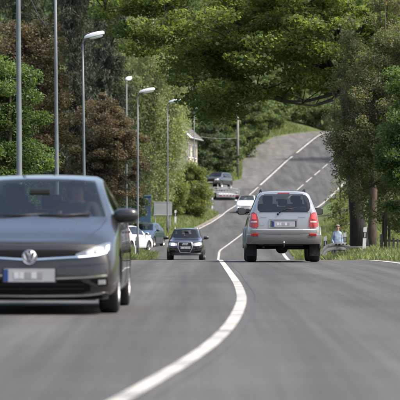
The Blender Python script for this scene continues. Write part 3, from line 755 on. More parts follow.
# --- the silver off-roader driving away
def build_offroader():
    D0 = 72.0; L = 4.66
    c = Car('silver_off_road_car', 'silver off-road car with grey lower bumper and red tail lights driving away', 'car',
            on_road(2.01, D0+L), R(180), suv_stations(4.66), suv_mats, suv_crease, [(.88, .37, .37, .26, .765), (3.66, .37, .37, .26, .765)], 'silver', 'glass', 'dark_glass', pitch=R(0.35))
    t = c.root
    # rear bumper wrapping round the corners
    def plan(hw, y0, y1): return [(-hw, y0), (-hw, y1-.16), (-hw+.05, y1-.07), (-hw+.16, y1-.02), (-hw*.5, y1), (0, y1+.008), (hw*.5, y1), (hw-.16, y1-.02), (hw-.05, y1-.07), (hw, y1-.16), (hw, y0)]
    bp = c.sweep('rear_bumper', [(-.10, .44), (-.02, .43), (.0, .47), (.008, .56), (.0, .655), (-.02, .672), (-.10, .672)], plan(.895, 4.08, 4.735)[::-1], 'bumper_grey', 'rear')
    c.sweep('bumper_step', [(-.10, .674), (.004, .674), (.012, .69), (.010, .775), (-.006, .79), (-.10, .79)], plan(.80, 4.48, 4.725)[::-1], 'silver', 'rear', parent=bp)
    for s in (1, -1):
        box('bumper_reflector', (s*.70, 4.725, .655), (.17, .03, .062), 'reflector_red', bp, .008, Matrix.Rotation(R(-s*6), 4, 'Z'))
    # tail lights
    tl = c.patch('tail_light', [(.605, .85, 1.00), (.625, .83, 1.09), (.665, .82, 1.16), (.72, .82, 1.20), (.785, .83, 1.19), (.835, .86, 1.12)], 'rear', 'tail_red', .016, 18, 6, mirror=True, deep=.05)
    for h, s in zip(tl, (1, -1)):
        c.patch('brake_lamp', [(s*.66, 1.03, 1.13), (s*.71, 1.02, 1.165), (s*.765, 1.04, 1.15)], 'rear', 'tail_lit', .022, 8, 4, parent=h)
        c.patch('reversing_lamp', [(s*.64, .95, .985), (s*.79, .95, .985)], 'rear', 'tail_clear', .022, 8, 3, parent=h)
    # tailgate: handle recess, plate, badges, shut line
    c.patch('plate_recess', [(-.36, .815, 1.02), (-.33, .81, 1.045), (.33, .81, 1.045), (.36, .815, 1.02)], 'rear', 'silver', .010, 12, 4)
    c.patch('plate_surround', [(-.32, .835, .995), (.32, .835, .995)], 'rear', 'bumper_grey', .014, 6, 3)
    c.patch('tailgate_handle', [(-.34, 1.02, 1.05), (.34, 1.02, 1.05)], 'rear', 'silver', .03, 8, 3)
    c.plate('rear', .912, blue=-1 if False else 1, h=.13, hw=.27, dy=.02)
    c.patch('model_badge', [(-.52, 1.075, 1.10), (-.36, 1.075, 1.10)][::1], 'rear', 'alloy', .008, 4, 2)
    c.patch('model_badge', [(.40, 1.075, 1.10), (.55, 1.075, 1.10)], 'rear', 'alloy', .008, 4, 2)
    c.patch('badge', [(.46, .90, .955), (.49, .885, .97), (.54, .885, .97), (.57, .90, .955)], 'rear', 'alloy', .006, 8, 4)
    for s in (1, -1):
        c.patch('tailgate_gap', [(s*.640, .80, 1.19), (s*.648, .80, 1.19)], 'rear', 'black_plastic', .0025, 3, 12, deep=.004)
    c.patch('tailgate_gap', [(-.60, 1.178, 1.186), (.60, 1.178, 1.186)], 'rear', 'black_plastic', .003, 18, 2, deep=.004)
    # dark border and wiper on the rear window, spoiler lip
    c.patch('window_border', [(-.58, 1.20, 1.22), (.58, 1.20, 1.22)], 'rear', 'black_plastic', .004, 20, 2, deep=.004)
    c.patch('window_border', [(-.47, 1.612, 1.628), (.47, 1.612, 1.628)], 'rear', 'black_plastic', .004, 20, 2, deep=.004)
    yw = c.hit(0, 1.25, 'rear')
    wp = tube('wiper', [(.14, yw+.03, 1.15), (.06, yw+.035, 1.225), (-.10, yw+.02, 1.28), (-.30, yw-.005, 1.30)], [.014, .012, .008, .007], 'black_plastic', t, 6)
    blob('wiper_hub', (.14, yw+.025, 1.15), (.028, .025, .028), 'black_plastic', wp)
    c.patch('brake_lamp_high', [(-.14, 1.645, 1.665), (.14, 1.645, 1.665)], 'rear', 'tail_red', .01, 6, 2)
    # roof rails
    for s in (-1, 1):
        pts = [(s*.53, 1.98, 1.655), (s*.53, 2.15, 1.72), (s*.53, 2.6, 1.745), (s*.53, 3.6, 1.755), (s*.53, 4.1, 1.745), (s*.525, 4.36, 1.69)]
        rr = tube('roof_rail', pts, .018, 'black_plastic', t, 8)
        for y in (2.05, 3.1, 4.25): blob('rail_foot', (s*.527, y, 1.705), (.025, .06, .03), 'black_plastic', rr)
    # wheel-arch flares, mud flaps, tow hitch, axle, exhaust
    for s in (-1, 1):
        for y in (.88, 3.66):
            V, F = [], []; tube_geo(V, F, [(s*.895, y+.44*math.cos(a), .385+.44*math.sin(a)) for a in np.linspace(R(-8), R(188), 20)], .036, 8)
            finish('arch_flare', V, F, 'bumper_grey', t, True)
        box('mud_flap', (s*.77, 4.09, .30), (.26, .012, .32), 'rubber', t, .004)
    V, F = [], []; tube_geo(V, F, [(-.7, 3.66, .36), (.7, 3.66, .36)], .05, 10); ax = finish('rear_axle', V, F, 'under', t, True)
    blob('differential', (0.02, 3.66, .34), (.15, .16, .14), 'under', ax, 2.2)
    box('fuel_tank', (-.25, 3.1, .40), (.6, .8, .2), 'under', t, .03); box('chassis', (0, 2.4, .46), (1.3, 4.2, .10), 'under', t, .02)
    th = box('tow_bar', (0, 4.45, .42), (.95, .07, .07), 'under', t, .01)
    tube('tow_hook', [(0, 4.46, .39), (0, 4.70, .36), (0, 4.80, .39), (0, 4.81, .45)], .018, 'under', th, 8)
    blob('tow_ball', (0, 4.81, .47), (.03, .03, .03), 'chrome', th)
    tube('exhaust', [(.45, 3.9, .36), (.47, 4.3, .36), (.49, 4.62, .355)], .028, 'under', t, 10)
    c.mirror_pair(.965, 1.58, 1.255, (.108, .075, .09), 'black_plastic', 4.0)
    c.interior(2.2, 3.2, .74, 1.66, .66, -1)
    # nose, turned away
    c.patch('headlight', [(.45, .78, .90), (.78, .80, .93)], 'front', 'lamp_glass', .008, 8, 4, mirror=True)
    c.patch('grille', [(-.40, .74, .93), (.40, .74, .93)], 'front', 'grille_black', .008, 10, 4)
    return c
offroader = build_offroader()

# --- the black off-roader coming out of the dip
def build_black_suv():
    c = Car('black_suv_car', 'black off-road car with big chrome framed grille and lit headlights coming out of the dip', 'car',
            on_road(-.73, 147), R(-1.2), suv_stations(4.62, .955), suv_mats, suv_crease, [(.88, .365, .365, .25, .79), (3.66, .365, .365, .25, .79)], 'black_paint', 'glass', 'dark_glass', pitch=R(-.5))
    t = c.root
    c.patch('front_apron', [(-.80, .30, .50), (-.6, .28, .48), (.6, .28, .48), (.80, .30, .50)], 'front', 'black_plastic', .012, 16, 4)
    g = c.patch('grille', [(-.34, .66, .90), (-.30, .50, .92), (-.25, .44, .92), (.25, .44, .92), (.30, .50, .92), (.34, .66, .90)], 'front', 'grille_black', .014, 18, 5)[0]
    yb = c.hit(0, .7, 'front')-.03
    V, F = [], []
    pts = [(-.25, .43), (-.35, .66), (-.33, .90), (-.29, .93), (.29, .93), (.33, .90), (.35, .66), (.25, .43), (-.25, .43)]
    tube_geo(V, F, [(x, c.hit(x, z, 'front')-.02 if c.hit(x, z, 'front') is not None else yb, z) for x, z in pts], .022, 6, False)
    finish('grille_frame', V, F, 'chrome', g, True)
    for k in range(4):
        ring = [(-.093+.062*k+.042*math.cos(a), yb-.012, .83+.042*math.sin(a)) for a in [2*math.pi*i/20 for i in range(21)]]
        V, F = [], []; tube_geo(V, F, ring, .008, 6, False); finish('badge_ring', V, F, 'chrome', g, True)
    for z in (.52, .58, .72): c.patch('grille_bar', [(-.27, z, z+.012), (.27, z, z+.012)], 'front', 'alloy', .02, 8, 2, parent=g)
    c.plate('front', .65, dy=.04)
    hl = c.patch('headlight', [(.40, .76, .86), (.55, .74, .895), (.70, .75, .91), (.81, .80, .91)], 'front', 'lamp_glass', .012, 14, 5, mirror=True)
    for h, s in zip(hl, (1, -1)):
        c.patch('lamp_bulb', [(s*.52, .77, .865), (s*.68, .775, .885)], 'front', 'lit_lamp', .018, 6, 4, parent=h)
    for s in (1, -1):
        c.patch('side_intake', [(s*.48, .44, .60), (s*.80, .46, .62)], 'front', 'grille_black', .01, 8, 4)
        c.patch('intake_trim', [(s*.47, .525, .54), (s*.80, .545, .56)], 'front', 'chrome', .018, 8, 2)
        pts = [(s*.55, 1.98, 1.585), (s*.56, 2.15, 1.66), (s*.56, 3.6, 1.70), (s*.55, 4.3, 1.62)]
        tube('roof_rail', pts, .018, 'alloy', t, 8)
    c.patch('skid_plate', [(-.5, .38, .43), (.5, .38, .43)], 'front', 'alloy', .016, 10, 2)
    c.mirror_pair(1.0, 1.62, 1.15, (.13, .09, .085), 'black_paint')
    c.interior(2.2, 3.15, .66, 1.58, .66, 1)
    box('chassis', (0, 2.4, .42), (1.4, 4.0, .10), 'under', t, .02)
    for s in (1, -1): c.patch('tail_light', [(s*.5, .85, 1.0), (s*.78, .86, 1.02)], 'rear', 'tail_red', .01, 8, 4)
    return c
build_black_suv()

# --- smaller cars farther off
def build_small_car(name, label, loc, rz, pm, group=None, lit=True, zs=1.0, gl='glass', pitch=0):
    st = [[(x, y*.95, z*zs) for x, y, z in s] for s in hatch_stations()]
    c = Car(name, label, 'car', loc, rz, st, hatch_mats, hatch_crease, [(.80, .30, .30, .20, .775), (3.28, .30, .30, .20, .775)], pm, gl, gl, group, level=2, pitch=pitch)
    t = c.root
    c.patch('grille', [(-.42, .56, .62), (.42, .56, .62)], 'front', 'grille_black', .006, 12, 3)
    c.patch('lower_grille', [(-.5, .23, .36), (.5, .23, .36)], 'front', 'grille_black', .006, 14, 3)
    c.patch('headlight', [(.46, .58, .64), (.62, .58, .70), (.79, .64, .74)], 'front', 'lamp_glass', .008, 10, 4, mirror=True)
    if lit: c.patch('running_light', [(.50, .50, .53), (.74, .51, .545)], 'front', 'led', .01, 6, 2, mirror=True)
    c.plate('front', .43)
    c.patch('tail_light', [(.44, .72, .90), (.66, .72, .92)], 'rear', 'tail_red', .008, 8, 4, mirror=True); c.plate('rear', .56)
    c.mirror_pair(.97, 1.3, 1.0*zs, (.11, .07, .07), pm)
    c.interior(1.95, 2.8, .48, 1.38*zs, .66, 1)
    for s in (-1, 1):
        for y in (1.22, 2.33, 3.2):
            pts = []
            for z in np.linspace(.28, .92, 8):
                h = c.bvh.ray_cast(Vector((s*3, y, z)), Vector((-s, 0, 0)))
                if h[0] is not None: pts.append(h[0])
            if len(pts) > 2: tube('door_gap', pts, .006, 'black_plastic', t, 5)
        for y in (2.15, 2.98):
            h = c.bvh.ray_cast(Vector((s*3, y, .84)), Vector((-s, 0, 0)))
            box('door_handle', h[0]+Vector((s*.018, 0, 0)), (.02, .18, .025), pm, t, .006)
    box('underbody', (0, 2.0, .16), (1.3, 3.2, .03), 'under', t)
    return c
build_small_car('white_hatchback_car', 'small white hatchback coming down the hill past the silver off-road car', on_road(4.02, 264), R(-5), 'white_paint', pitch=R(-3), zs=1.2)
build_small_car('parked_car', 'white hatchback parked in the lay-by beside a lamp post, half hidden by grass', on_road(-3.35, 168), R(158), 'white_paint', 'cars parked in the lay-by', lit=False)
build_small_car('parked_car', 'dark blue car with a pale windscreen parked on the lay-by asphalt', on_road(-3.7, 176), R(-12), 'blue_paint', 'cars parked in the lay-by', lit=False)
def build_parked_suv():
    c = Car('parked_off_road_car', 'dark grey off-road car parked by the hedge behind the silver trailer', 'car',
            on_road(1.0, 297, .45), R(-20), suv_stations(4.5, .97), suv_mats, suv_crease, [(.88, .37, .37, .25, .78), (3.6, .37, .37, .25, .78)], 'anthracite', 'dark_glass', 'dark_glass', level=2, pitch=R(-2))
    c.patch('headlight', [(.45, .74, .88), (.80, .78, .90)], 'front', 'lamp_glass', .012, 8, 4, mirror=True)
    c.patch('grille', [(-.38, .60, .88), (.38, .60, .88)], 'front', 'grille_black', .012, 10, 4); c.plate('front', .55)
    c.mirror_pair(.97, 1.58, 1.2, (.12, .08, .09), 'anthracite'); c.interior(2.2, 3.1, .7, 1.6, .66, 1)
build_parked_suv()
def build_trailer():
    t = empty('car_trailer', on_road(2.75, 286.5), R(8), 'silver flatbed car trailer with low mesh sides standing at the roadside', 'trailer')
    t.rotation_euler = (R(3), 0, R(8))
    box('deck', (0, 2.0, .52), (1.95, 4.0, .07), 'galv', t, .01)
    for s in (-1, 1):
        for z in (.62, .80, .98): box('side_rail', (s*.98, 2.0, z), (.04, 4.0, .05), 'galv', t, .008)
        for y in (.05, 1.0, 2.0, 3.0, 3.95): box('stanchion', (s*1.005, y, .78), (.05, .06, .50), 'galv', t, .008)
        for y in (1.6, 2.4):
            V, F = [], []; tube_geo(V, F, [(s*1.12-.09, y, .32), (s*1.12+.09, y, .32)], .31, 24); w_ = finish('wheel', V, F, 'rubber', t, True)
            V, F = [], []; tube_geo(V, F, [(s*1.12-.095, y, .32), (s*1.12+.095, y, .32)], .19, 16); finish('rim', V, F, 'alloy', w_, True)
        box('mudguard', (s*1.12, 2.0, .70), (.26, 1.6, .04), 'galv', t, .01)
        box('tail_lamp', (s*.80, -.04, .45), (.28, .04, .10), 'tail_red', t, .01)
    bmn = box('tail_board', (0, -.02, .46), (1.9, .05, .16), 'galv', t, .01)
    for i in range(4): box('warning_stripe', (-.45+.3*i, -.05, .46), (.14, .008, .09), 'reflector_red', bmn)
    for z in (.70, .88, 1.08): box('front_rail', (0, 4.0, z), (1.9, .05, .05), 'galv', t, .008)
    for i in range(7): box('gate_bar', (-.84+.28*i, .02, .82), (.03, .03, .56), 'galv', t)
    box('gate_rail', (0, .02, 1.11), (1.9, .05, .05), 'galv', t, .008)
    tube('drawbar', [(-.5, 4.0, .48), (0, 5.3, .48), (.5, 4.0, .48)], .05, 'galv', t, 8)
build_trailer()

# ------------------------------------------------------------------ street furniture
def lamp_post(X, D, h, label, arm=1.0, dz=None, rz=0.0, headscale=.86, lean=0.0):
    z0 = float(ground_z(X, D)) if dz is None else dz
    t = empty('street_lamp', (X, D, z0-.05), rz, label, 'street lamp', 'lamp posts along the left of the road'); t.rotation_euler = (0, lean, rz)
    tube('pole', [(0, 0, 0), (0, 0, 1.1), (0, 0, 1.15), (0, 0, h*.6), (0, 0, h-.12)], [.075, .073, .056, .044, .034], 'lamp_post', t, 12)
    box('access_door', (0, -.082, .75), (.09, .02, .35), 'lamp_post', t, .006)
    tube('arm', [(0, 0, h-.16), (.01, -.0, h-.04), (.08, 0, h+.02), (.22*arm, 0, h+.06)], [.034, .033, .03, .028], 'lamp_post', t, 10)
    ti = .20; V = []; F = []; n = 12
    secs = [(.06, .05, .05), (.14, .12, .10), (.34, .17, .13), (.62, .18, .13), (.82, .16, .11), (.88, .11, .06)]
    for (x, w_, hh) in secs:
        for k in range(n):
            a = 2*math.pi*(k+.5)/n; sg = lambda q: math.copysign(abs(q)**.6, q)
            V.append((x*headscale, sg(math.cos(a))*w_, h+.06+x*ti+(sg(math.sin(a))*hh if math.sin(a) > 0 else sg(math.sin(a))*hh*.3)))
    for i in range(len(secs)-1):
        for k in range(n): F.append((i*n+k, i*n+(k+1) % n, (i+1)*n+(k+1) % n, (i+1)*n+k))
    F.append(tuple(range(n))); F.append(tuple(len(V)-n+k for k in range(n)))
    o = finish('lamp_head', V, F, 'lamp_head', t, True); o.data.set_sharp_from_angle(angle=R(40))
    b = blob('lamp_bowl', (0, 0, 0), (.29*headscale, .14, .07), 'lamp_bowl', o, 3, 16)
    b.location = (.54*headscale, 0, h+.02+.54*ti); b.rotation_euler = (0, -math.atan(ti), 0)
    return t
lamp_post(-3.42, 57, 8.2, 'tall grey lamp post nearest to the green bush, its head above the picture', lean=R(-.35))
lamp_post(-3.70, 78, 8.2, 'grey lamp post with a wire looping off its top before the copper tree', lean=R(-.5))
lamp_post(-4.02, 105, 7.82, 'grey lamp post with pale head standing before the brown leaved tree', lean=R(-.6))
lamp_post(-3.05, 147, 8.1, 'slim grey lamp post standing in the verge grass beside the parked white car', headscale=.95)
lamp_post(-2.12, 196, 8.7, 'grey lamp post standing on the grass bank before the birch and pale board', headscale=1.1)
lamp_post(-.48, 246, 8.7, 'far lamp post whose head peeps out under the maple leaves by the house', headscale=1.0)
lamp_post(-4.35, 178, 9.9, 'lamp post buried in the brown tree with only its head showing', headscale=.6, rz=R(70))
wk = [(-3.72, 78, 7.6), (-3.74, 78.05, 6.5), (-3.80, 78.1, 5.75), (-3.90, 78.3, 5.3), (-4.02, 78.6, 5.2), (-4.25, 79.2, 5.5), (-4.6, 80.5, 6.2), (-5.2, 83, 7.4)]
wire = [Vector(wk[i]).lerp(Vector(wk[i+1]), u) for i in range(len(wk)-1) for u in (0, .5)]
tag(tube('hanging_wire', wire, .012, 'black_plastic', None, 5), 'thin wire sagging off the lamp post by the copper tree', 'wire')

def utility_pole():
    X, D = 4.0, 318; z0 = float(ground_z(X, D))
    t = empty('utility_pole', (X, D, z0-.1), 0, 'bare grey wooden utility pole standing by the bend beside the trailer', 'pole')
    tube('pole', [(0, 0, 0), (0, 0, 4), (0, 0, 7.9)], [.15, .13, .10], 'pole_wood', t, 12)
    box('cross_arm', (0, -.1, 7.4), (.5, .08, .08), 'pole_wood', t, .01)
    for s in (-1, 1): blob('insulator', (s*.2, -.1, 7.50), (.04, .04, .07), 'post_white', t)
    return z0
zp = utility_pole()
pts = [(4.0-6.5*u, 318-24*u, zp+4.1-1.2*u*(1-u)) for u in np.linspace(0, 1, 14)]
tag(tube('overhead_wire', pts, .010, 'galv', None, 5), 'pale overhead wire strung from the utility pole to the house', 'wire')

def marker_post(X, D, label, rz=0.0, lean=0.0, sc=1.0):
    z0 = float(ground_z(X, D))
    t = empty('marker_post', (X, D, z0-.03), rz, label, 'marker post', 'white roadside marker posts'); t.rotation_euler = (0, lean, rz); t.scale = (sc, sc, sc)
    def prism(name, z0_, z1_, grow, mat, par, slant=0):
        bm = bmesh.new(); g = grow
        pl = [(-.062-g, -.055-g), (.062+g, -.055-g), (.05+g, .03+g), (0, .065+g), (-.05-g, .03+g)]
        lo = [bm.verts.new((x, y, z0_)) for x, y in pl]
        hi = [bm.verts.new((x, y, z1_+slant*(x+.06))) for x, y in pl]
        bm.faces.new(lo[::-1]); bm.faces.new(hi)
        for i in range(5): bm.faces.new((lo[i], lo[(i+1) % 5], hi[(i+1) % 5], hi[i]))
        return from_bm(name, bm, mat, par)
    p = prism('post', 0, 1.04, 0, 'post_white', t, .3)
    b = prism('black_band', .66, .88, .003, 'post_black', t)
    box('reflector', (0, -.063, .77), (.045, .012, .17), 'plate_light', b, .003)
marker_post(6.52, 119.5, 'white marker post with black band leaning before the thick tree trunk', lean=R(3), sc=1.08)
marker_post(5.92, 122.6, 'white marker post standing at the elbow of the man in the pale blue shirt', sc=1.0)
marker_post(5.12, 122.6, 'white marker post between the man and the silver off-road car', sc=1.0)
marker_post(-3.14, 147.8, 'white marker post in the verge grass beneath the slim lamp post')
marker_post(-1.75, 214, 'white marker post at the foot of the yellow green bush', sc=1.1)
marker_post(1.10, 268, 'white marker post at the side road corner before the trailer', sc=1.2)

def guardrail():
    z0 = float(ground_z(5.6, 121))
    t = empty('crash_barrier', (5.65, 121.5, z0), 0, 'pale steel crash barrier with a bent down end beside the off-road car', 'barrier')
    path = [(-.80, -1.2, .10), (-.68, -.9, .30), (-.52, -.5, .43), (-.25, -.15, .48), (.05, 0, .48), (.28, .15, .46), (.42, .9, .40), (.50, 1.8, .30)]
    prof = [(0, -.155), (.05, -.12), (.05, -.06), (.0, -.02), (.0, .02), (.05, .06), (.05, .12), (0, .155)]
    V, F = [], []; n = len(path); k = len(prof)
    for th in (0, -.012):
        for i, p in enumerate(path):
            a = Vector(path[max(0, i-1)]); b = Vector(path[min(n-1, i+1)]); tt = (b-a).normalized(); nn = Vector((tt.y, -tt.x, 0)).normalized()
            up = tt.cross(nn)*-1; up = up if up.z > 0 else -up
            for (o_, z) in prof: V.append(Vector(p)+nn*(o_+th)+up*z)
    for off in (0, n*k):
        for i in range(n-1):
            for j in range(k-1):
                q = (off+i*k+j, off+(i+1)*k+j, off+(i+1)*k+j+1, off+i*k+j+1); F.append(q if off == 0 else q[::-1])
    for i in range(n-1):
        for j in (0, k-1): F.append((i*k+j, (i+1)*k+j, n*k+(i+1)*k+j, n*k+i*k+j))
    finish('rail', V, F, 'barrier', t)
    box('side_bar', (.70, .12, .46), (1.0, .05, .09), 'barrier', t, .01)
    for (x, y) in ((-.3, -.1), (.22, .16), (1.1, .16)): box('post', (x, y+.06, .16), (.07, .10, .58), 'barrier', t, .008)
    for i in range(6): box('rail_slot', (-.42+.14*i, -.13-.0*i, .58), (.06, .10, .06), 'under', t)
guardrail()
def picket_fence():
    X0, D0 = 6.75, 111; z0 = float(ground_z(X0, D0))
    t = empty('picket_fence', (X0, D0, z0+.1), R(6), 'low weathered grey wooden fence in the grass beside the thick trunk', 'fence')
    for i in range(9):
        dz = random.uniform(-.05, .05)
        box('picket', (.10+.155*i, 0, .32+dz), (.07, .025, .58), 'wood', t, .004, Matrix.Rotation(R(random.uniform(-4, 4)), 4, 'Y'))
    for z in (.16, .50): box('rail', (.75, .035, z), (1.7, .04, .07), 'wood', t, .006)
    for x in (-.02, 1.5): box('post', (x, .05, .32), (.10, .10, .85), 'wood', t, .01)
picket_fence()

# blue cabin, pale board
def cabin():
    X, D = -4.05, 205; z0 = float(ground_z(X, D))
    t = empty('blue_cabin', (X, D, z0-.02), R(8), 'tall blue box shaped cabin standing behind the lay-by cars', 'cabin')
    box('wall_panel', (0, 0, 1.0), (1.25, 1.25, 2.0), 'blue_sheet', t, .03)
    box('roof', (0, 0, 2.06), (1.32, 1.32, .12), 'blue_sheet', t, .04)
    dr = box('door', (0, -.635, 1.0), (.78, .03, 1.75), 'blue_sheet', t, .01); box('door_handle', (.3, -.66, 1.0), (.06, .03, .12), 'black_plastic', dr)
    for x in (-.4, .4): box('skid', (x, 0, .04), (.12, 1.2, .1), 'frame_brown', t)
    for x in (-.45, -.2, .05, .3): box('rib', (x, -.64, 1.93), (.04, .03, .1), 'blue_sheet', t)
cabin()
def board():
    X, D = -2.55, 206; z0 = float(ground_z(X, D))
    t = empty('notice_board', (X, D, z0), R(4), 'plain pale grey board on posts standing under the birch', 'board')
    box('panel', (0, 0, 1.35), (1.25, .05, .85), 'board', t, .01)
    for x in (-.5, .5): box('post', (x, .06, .8), (.07, .07, 1.8), 'galv', t, .006)
    for z in (.91, 1.79): box('frame_bar', (0, -.005, z), (1.3, .07, .04), 'galv', t, .006)
board()

# ------------------------------------------------------------------ house
def house():
    X, D = -1.25, 290; z0 = 3.0
    t = empty('white_house', (X, D, z0), R(-7), 'cream rendered two storey house with grey tiled roof behind the birch', 'house')
    wx, wy, h = 5.0, 8.0, 5.6      # width (right side faces the road), depth, eaves
    box('wall', (-wx/2, wy/2, h/2-.5), (wx, wy, h+1), 'render', t)
    # saddle roof with its ridge along the house
    bm = bmesh.new(); o = .45
    ridge = h+2.5
    A = [(-wx-o, -o, h-.25), (o, -o, h-.25), (-wx/2, -o, ridge), (-wx-o, wy+o, h-.25), (o, wy+o, h-.25), (-wx/2, wy+o, ridge)]
    vs_ = [bm.verts.new(v) for v in A]
    vt = [bm.verts.new((x, y, z+.16)) for x, y, z in A]
    for q in ((1, 2, 5, 4), (2, 0, 3, 5)):
        bm.faces.new([vt[i] for i in q]); bm.faces.new([vs_[i] for i in q[::-1]])
    for a, b in ((0, 2), (2, 1), (1, 4), (4, 5), (5, 3), (3, 0)): bm.faces.new((vs_[a], vs_[b], vt[b], vt[a]))
    rf = from_bm('roof', bm, 'roof_tile', t)
    # tile courses on the two slopes
    for sgn in (1, -1):
        for i in range(12):
            u = (i+.5)/12
            xx = -wx/2+sgn*(wx/2+o)*u; zz = ridge+.175+(h-.25-ridge)*u
            ang = math.atan2(ridge-h+.25, wx/2+o)*sgn
            box('tile_course', (xx, wy/2, zz), (.24, wy+2*o-.02, .045), 'roof_tile', rf, 0, Matrix.Rotation(ang, 4, 'Y'))
    box('chimney', (-wx/2-.3, wy*.6, ridge+.3), (.55, .55, 1.1), 'roof_tile', rf, .02)
    bm = bmesh.new(); g = [bm.verts.new(v) for v in ((-wx, -.004, h-.3), (0, -.004, h-.3), (-wx/2, -.004, ridge-.05))]; bm.faces.new(g)
    r = bmesh.ops.extrude_face_region(bm, geom=bm.faces[:]); bmesh.ops.translate(bm, vec=(0, .1, 0), verts=[v for v in r['geom'] if isinstance(v, bmesh.types.BMVert)])
    from_bm('gable', bm, 'roof_tile', t)
    for pts in (((o+.02, -o-.03, h-.2), (-wx/2, -o-.03, ridge+.08)), ((-wx-o, -o-.03, h-.2), (-wx/2, -o-.03, ridge+.08))):
        V, F = [], []; tube_geo(V, F, pts, .09, 4); finish('barge_board', V, F, 'frame_white', rf)
    def win(c, s, rot=0):
        f = box('window', c, s, 'frame_white', t)
        return f
    for (x, z) in ((-1.0, 4.2), (-3.0, 4.2), (-1.0, 1.7), (-3.0, 1.7)):
        f = box('window', (x, -.01, z), (1.0, .10, 1.35), 'frame_white', t, .01)
        for s in (-1, 1): box('pane', (x+s*.235, -.045, z), (.40, .05, 1.15), 'pane', f)
        box('sill', (x, -.08, z-.72), (1.15, .2, .06), 'board', f)
    for (y, z) in ((1.6, 4.2), (4.0, 4.2), (6.4, 4.2), (1.6, 1.7), (4.0, 1.7)):
        f = box('window', (.01, y, z), (.10, 1.0, 1.35), 'frame_white', t, .01)
        for s in (-1, 1): box('pane', (.045, y+s*.235, z), (.05, .40, 1.15), 'pane', f)
        box('sill', (.08, y, z-.72), (.2, 1.15, .06), 'board', f)
    V, F = [], []; tube_geo(V, F, [(.1, -.1, -.3), (.1, -.1, h-.3), (.3, -.3, h-.15)], .06, 8); finish('drain_pipe', V, F, 'galv', t, True)
    V, F = [], []; tube_geo(V, F, [(o+.06, -o, h-.2), (o+.06, wy+o, h-.2)], .07, 8); finish('gutter', V, F, 'galv', t, True)
house()

# ------------------------------------------------------------------ people
def person(name, label, loc, rz, J, edges, rad, region, mats, hair=None, parent_mats=None):
    """joints -> skin surface -> one mesh; faces take the colour of the nearest bone"""
    me = bpy.data.meshes.new(name); keys = list(J); idx = {k: i for i, k in enumerate(keys)}
    me.from_pydata([J[k] for k in keys], [(idx[a], idx[b]) for a, b in edges], [])
    ob = bpy.data.objects.new(name, me); COL.objects.link(ob)
    ob.modifiers.new('sk', 'SKIN'); sl = me.skin_vertices[0].data
    for k in keys:
        r_ = rad[k]; sl[idx[k]].radius = (r_, r_) if not isinstance(r_, tuple) else r_; sl[idx[k]].use_root = (k == 'pelvis')
    sb = ob.modifiers.new('ss', 'SUBSURF'); sb.levels = 2; sb.render_levels = 2
    dg = bpy.context.evaluated_depsgraph_get(); em = bpy.data.meshes.new_from_object(ob.evaluated_get(dg))
    ob.modifiers.clear(); ob.data = em; bpy.data.meshes.remove(me); em.name = name
    em.materials.clear()
    names = []
    for p in em.polygons:
        c = p.center; best = None
        for (a, b) in edges:
            A, B = Vector(J[a]), Vector(J[b]); ab = B-A; tt = max(0, min(1, (c-A).dot(ab)/max(1e-9, ab.length_squared)))
            dd_ = (c-(A+ab*tt)).length
            if best is None or dd_ < best[0]: best = (dd_, a, b, tt)
        m = region(best[1], best[2], c.z)
        if m not in names: names.append(m); em.materials.append(M[m])
        p.material_index = names.index(m); p.use_smooth = True
    ob.location = loc; ob.rotation_euler = (0, 0, rz)
    tag(ob, label, 'person')
    return ob
def face_parts(ob, head, r, look=-1, hair='hair'):
    hx, hy, hz = head
    # hair cap, ears, nose, eyes, mouth
    V, F = [], []; nu, nv = 20, 8
    for j in range(nv+1):
        ph = R(5)+R(85)*j/nv
        for i in range(nu):
            th = 2*math.pi*i/nu; low = .10 if math.sin(th)*look < .3 else -.25
            z = math.sin(ph)*1.06-.0; k = math.cos(ph)
            drop = -.35*(1-j/nv) if math.sin(th)*look < .2 else .25*(1-j/nv)
            V.append((hx+r*.93*k*math.cos(th), hy+r*1.06*k*math.sin(th), hz+r*(.18+z+drop)))
    for j in range(nv):
        for i in range(nu): F.append((j*nu+i, j*nu+(i+1) % nu, (j+1)*nu+(i+1) % nu, (j+1)*nu+i))
    finish('hair', V, F, hair, ob, True)
    for s in (-1, 1):
        blob('ear', (hx+s*r*.88, hy, hz), (r*.10, r*.22, r*.3), 'skin', ob, 2, 10)
        blob('eye', (hx+s*r*.36, hy+look*r*.84, hz+r*.12), (r*.15, r*.1, r*.09), 'frame_white', ob, 2, 10)
    blob('nose', (hx, hy+look*r*.98, hz-r*.10), (r*.13, r*.16, r*.24), 'skin', ob, 2, 10)
    blob('mouth', (hx, hy+look*r*.86, hz-r*.50), (r*.28, r*.08, r*.06), 'reflector_red', ob, 2, 10)
def hand_joints(J, edges, rad, wrist, key, dirn, spread, curl):
    w_ = Vector(wrist); dn = Vector(dirn).normalized(); sp = Vector(spread).normalized(); cu = Vector(curl).normalized()
    pk = 'palm'+key; J[pk] = tuple(w_+dn*.07); rad[pk] = (.032, .018); edges.append(('wrist'+key, pk))
    for i, (o_, L) in enumerate(((-.033, .065), (-.011, .078), (.011, .075), (.033, .058))):
        a, b, e = ('f%d%s%s' % (i, key, q) for q in 'abc')
        k0 = w_+dn*.105+sp*o_
        J[a] = tuple(k0); J[b] = tuple(k0+dn*L*.5+cu*.012); J[e] = tuple(k0+dn*L*.85+cu*.04)
        for q in (a, b, e): rad[q] = .0085
        edges += [(pk, a), (a, b), (b, e)]
    a, b = 't'+key+'a', 't'+key+'b'
    J[a] = tuple(w_+dn*.06-sp*.045); J[b] = tuple(w_+dn*.10-sp*.06+cu*.02); rad[a] = rad[b] = .0095
    edges += [(pk, a), (a, b)]
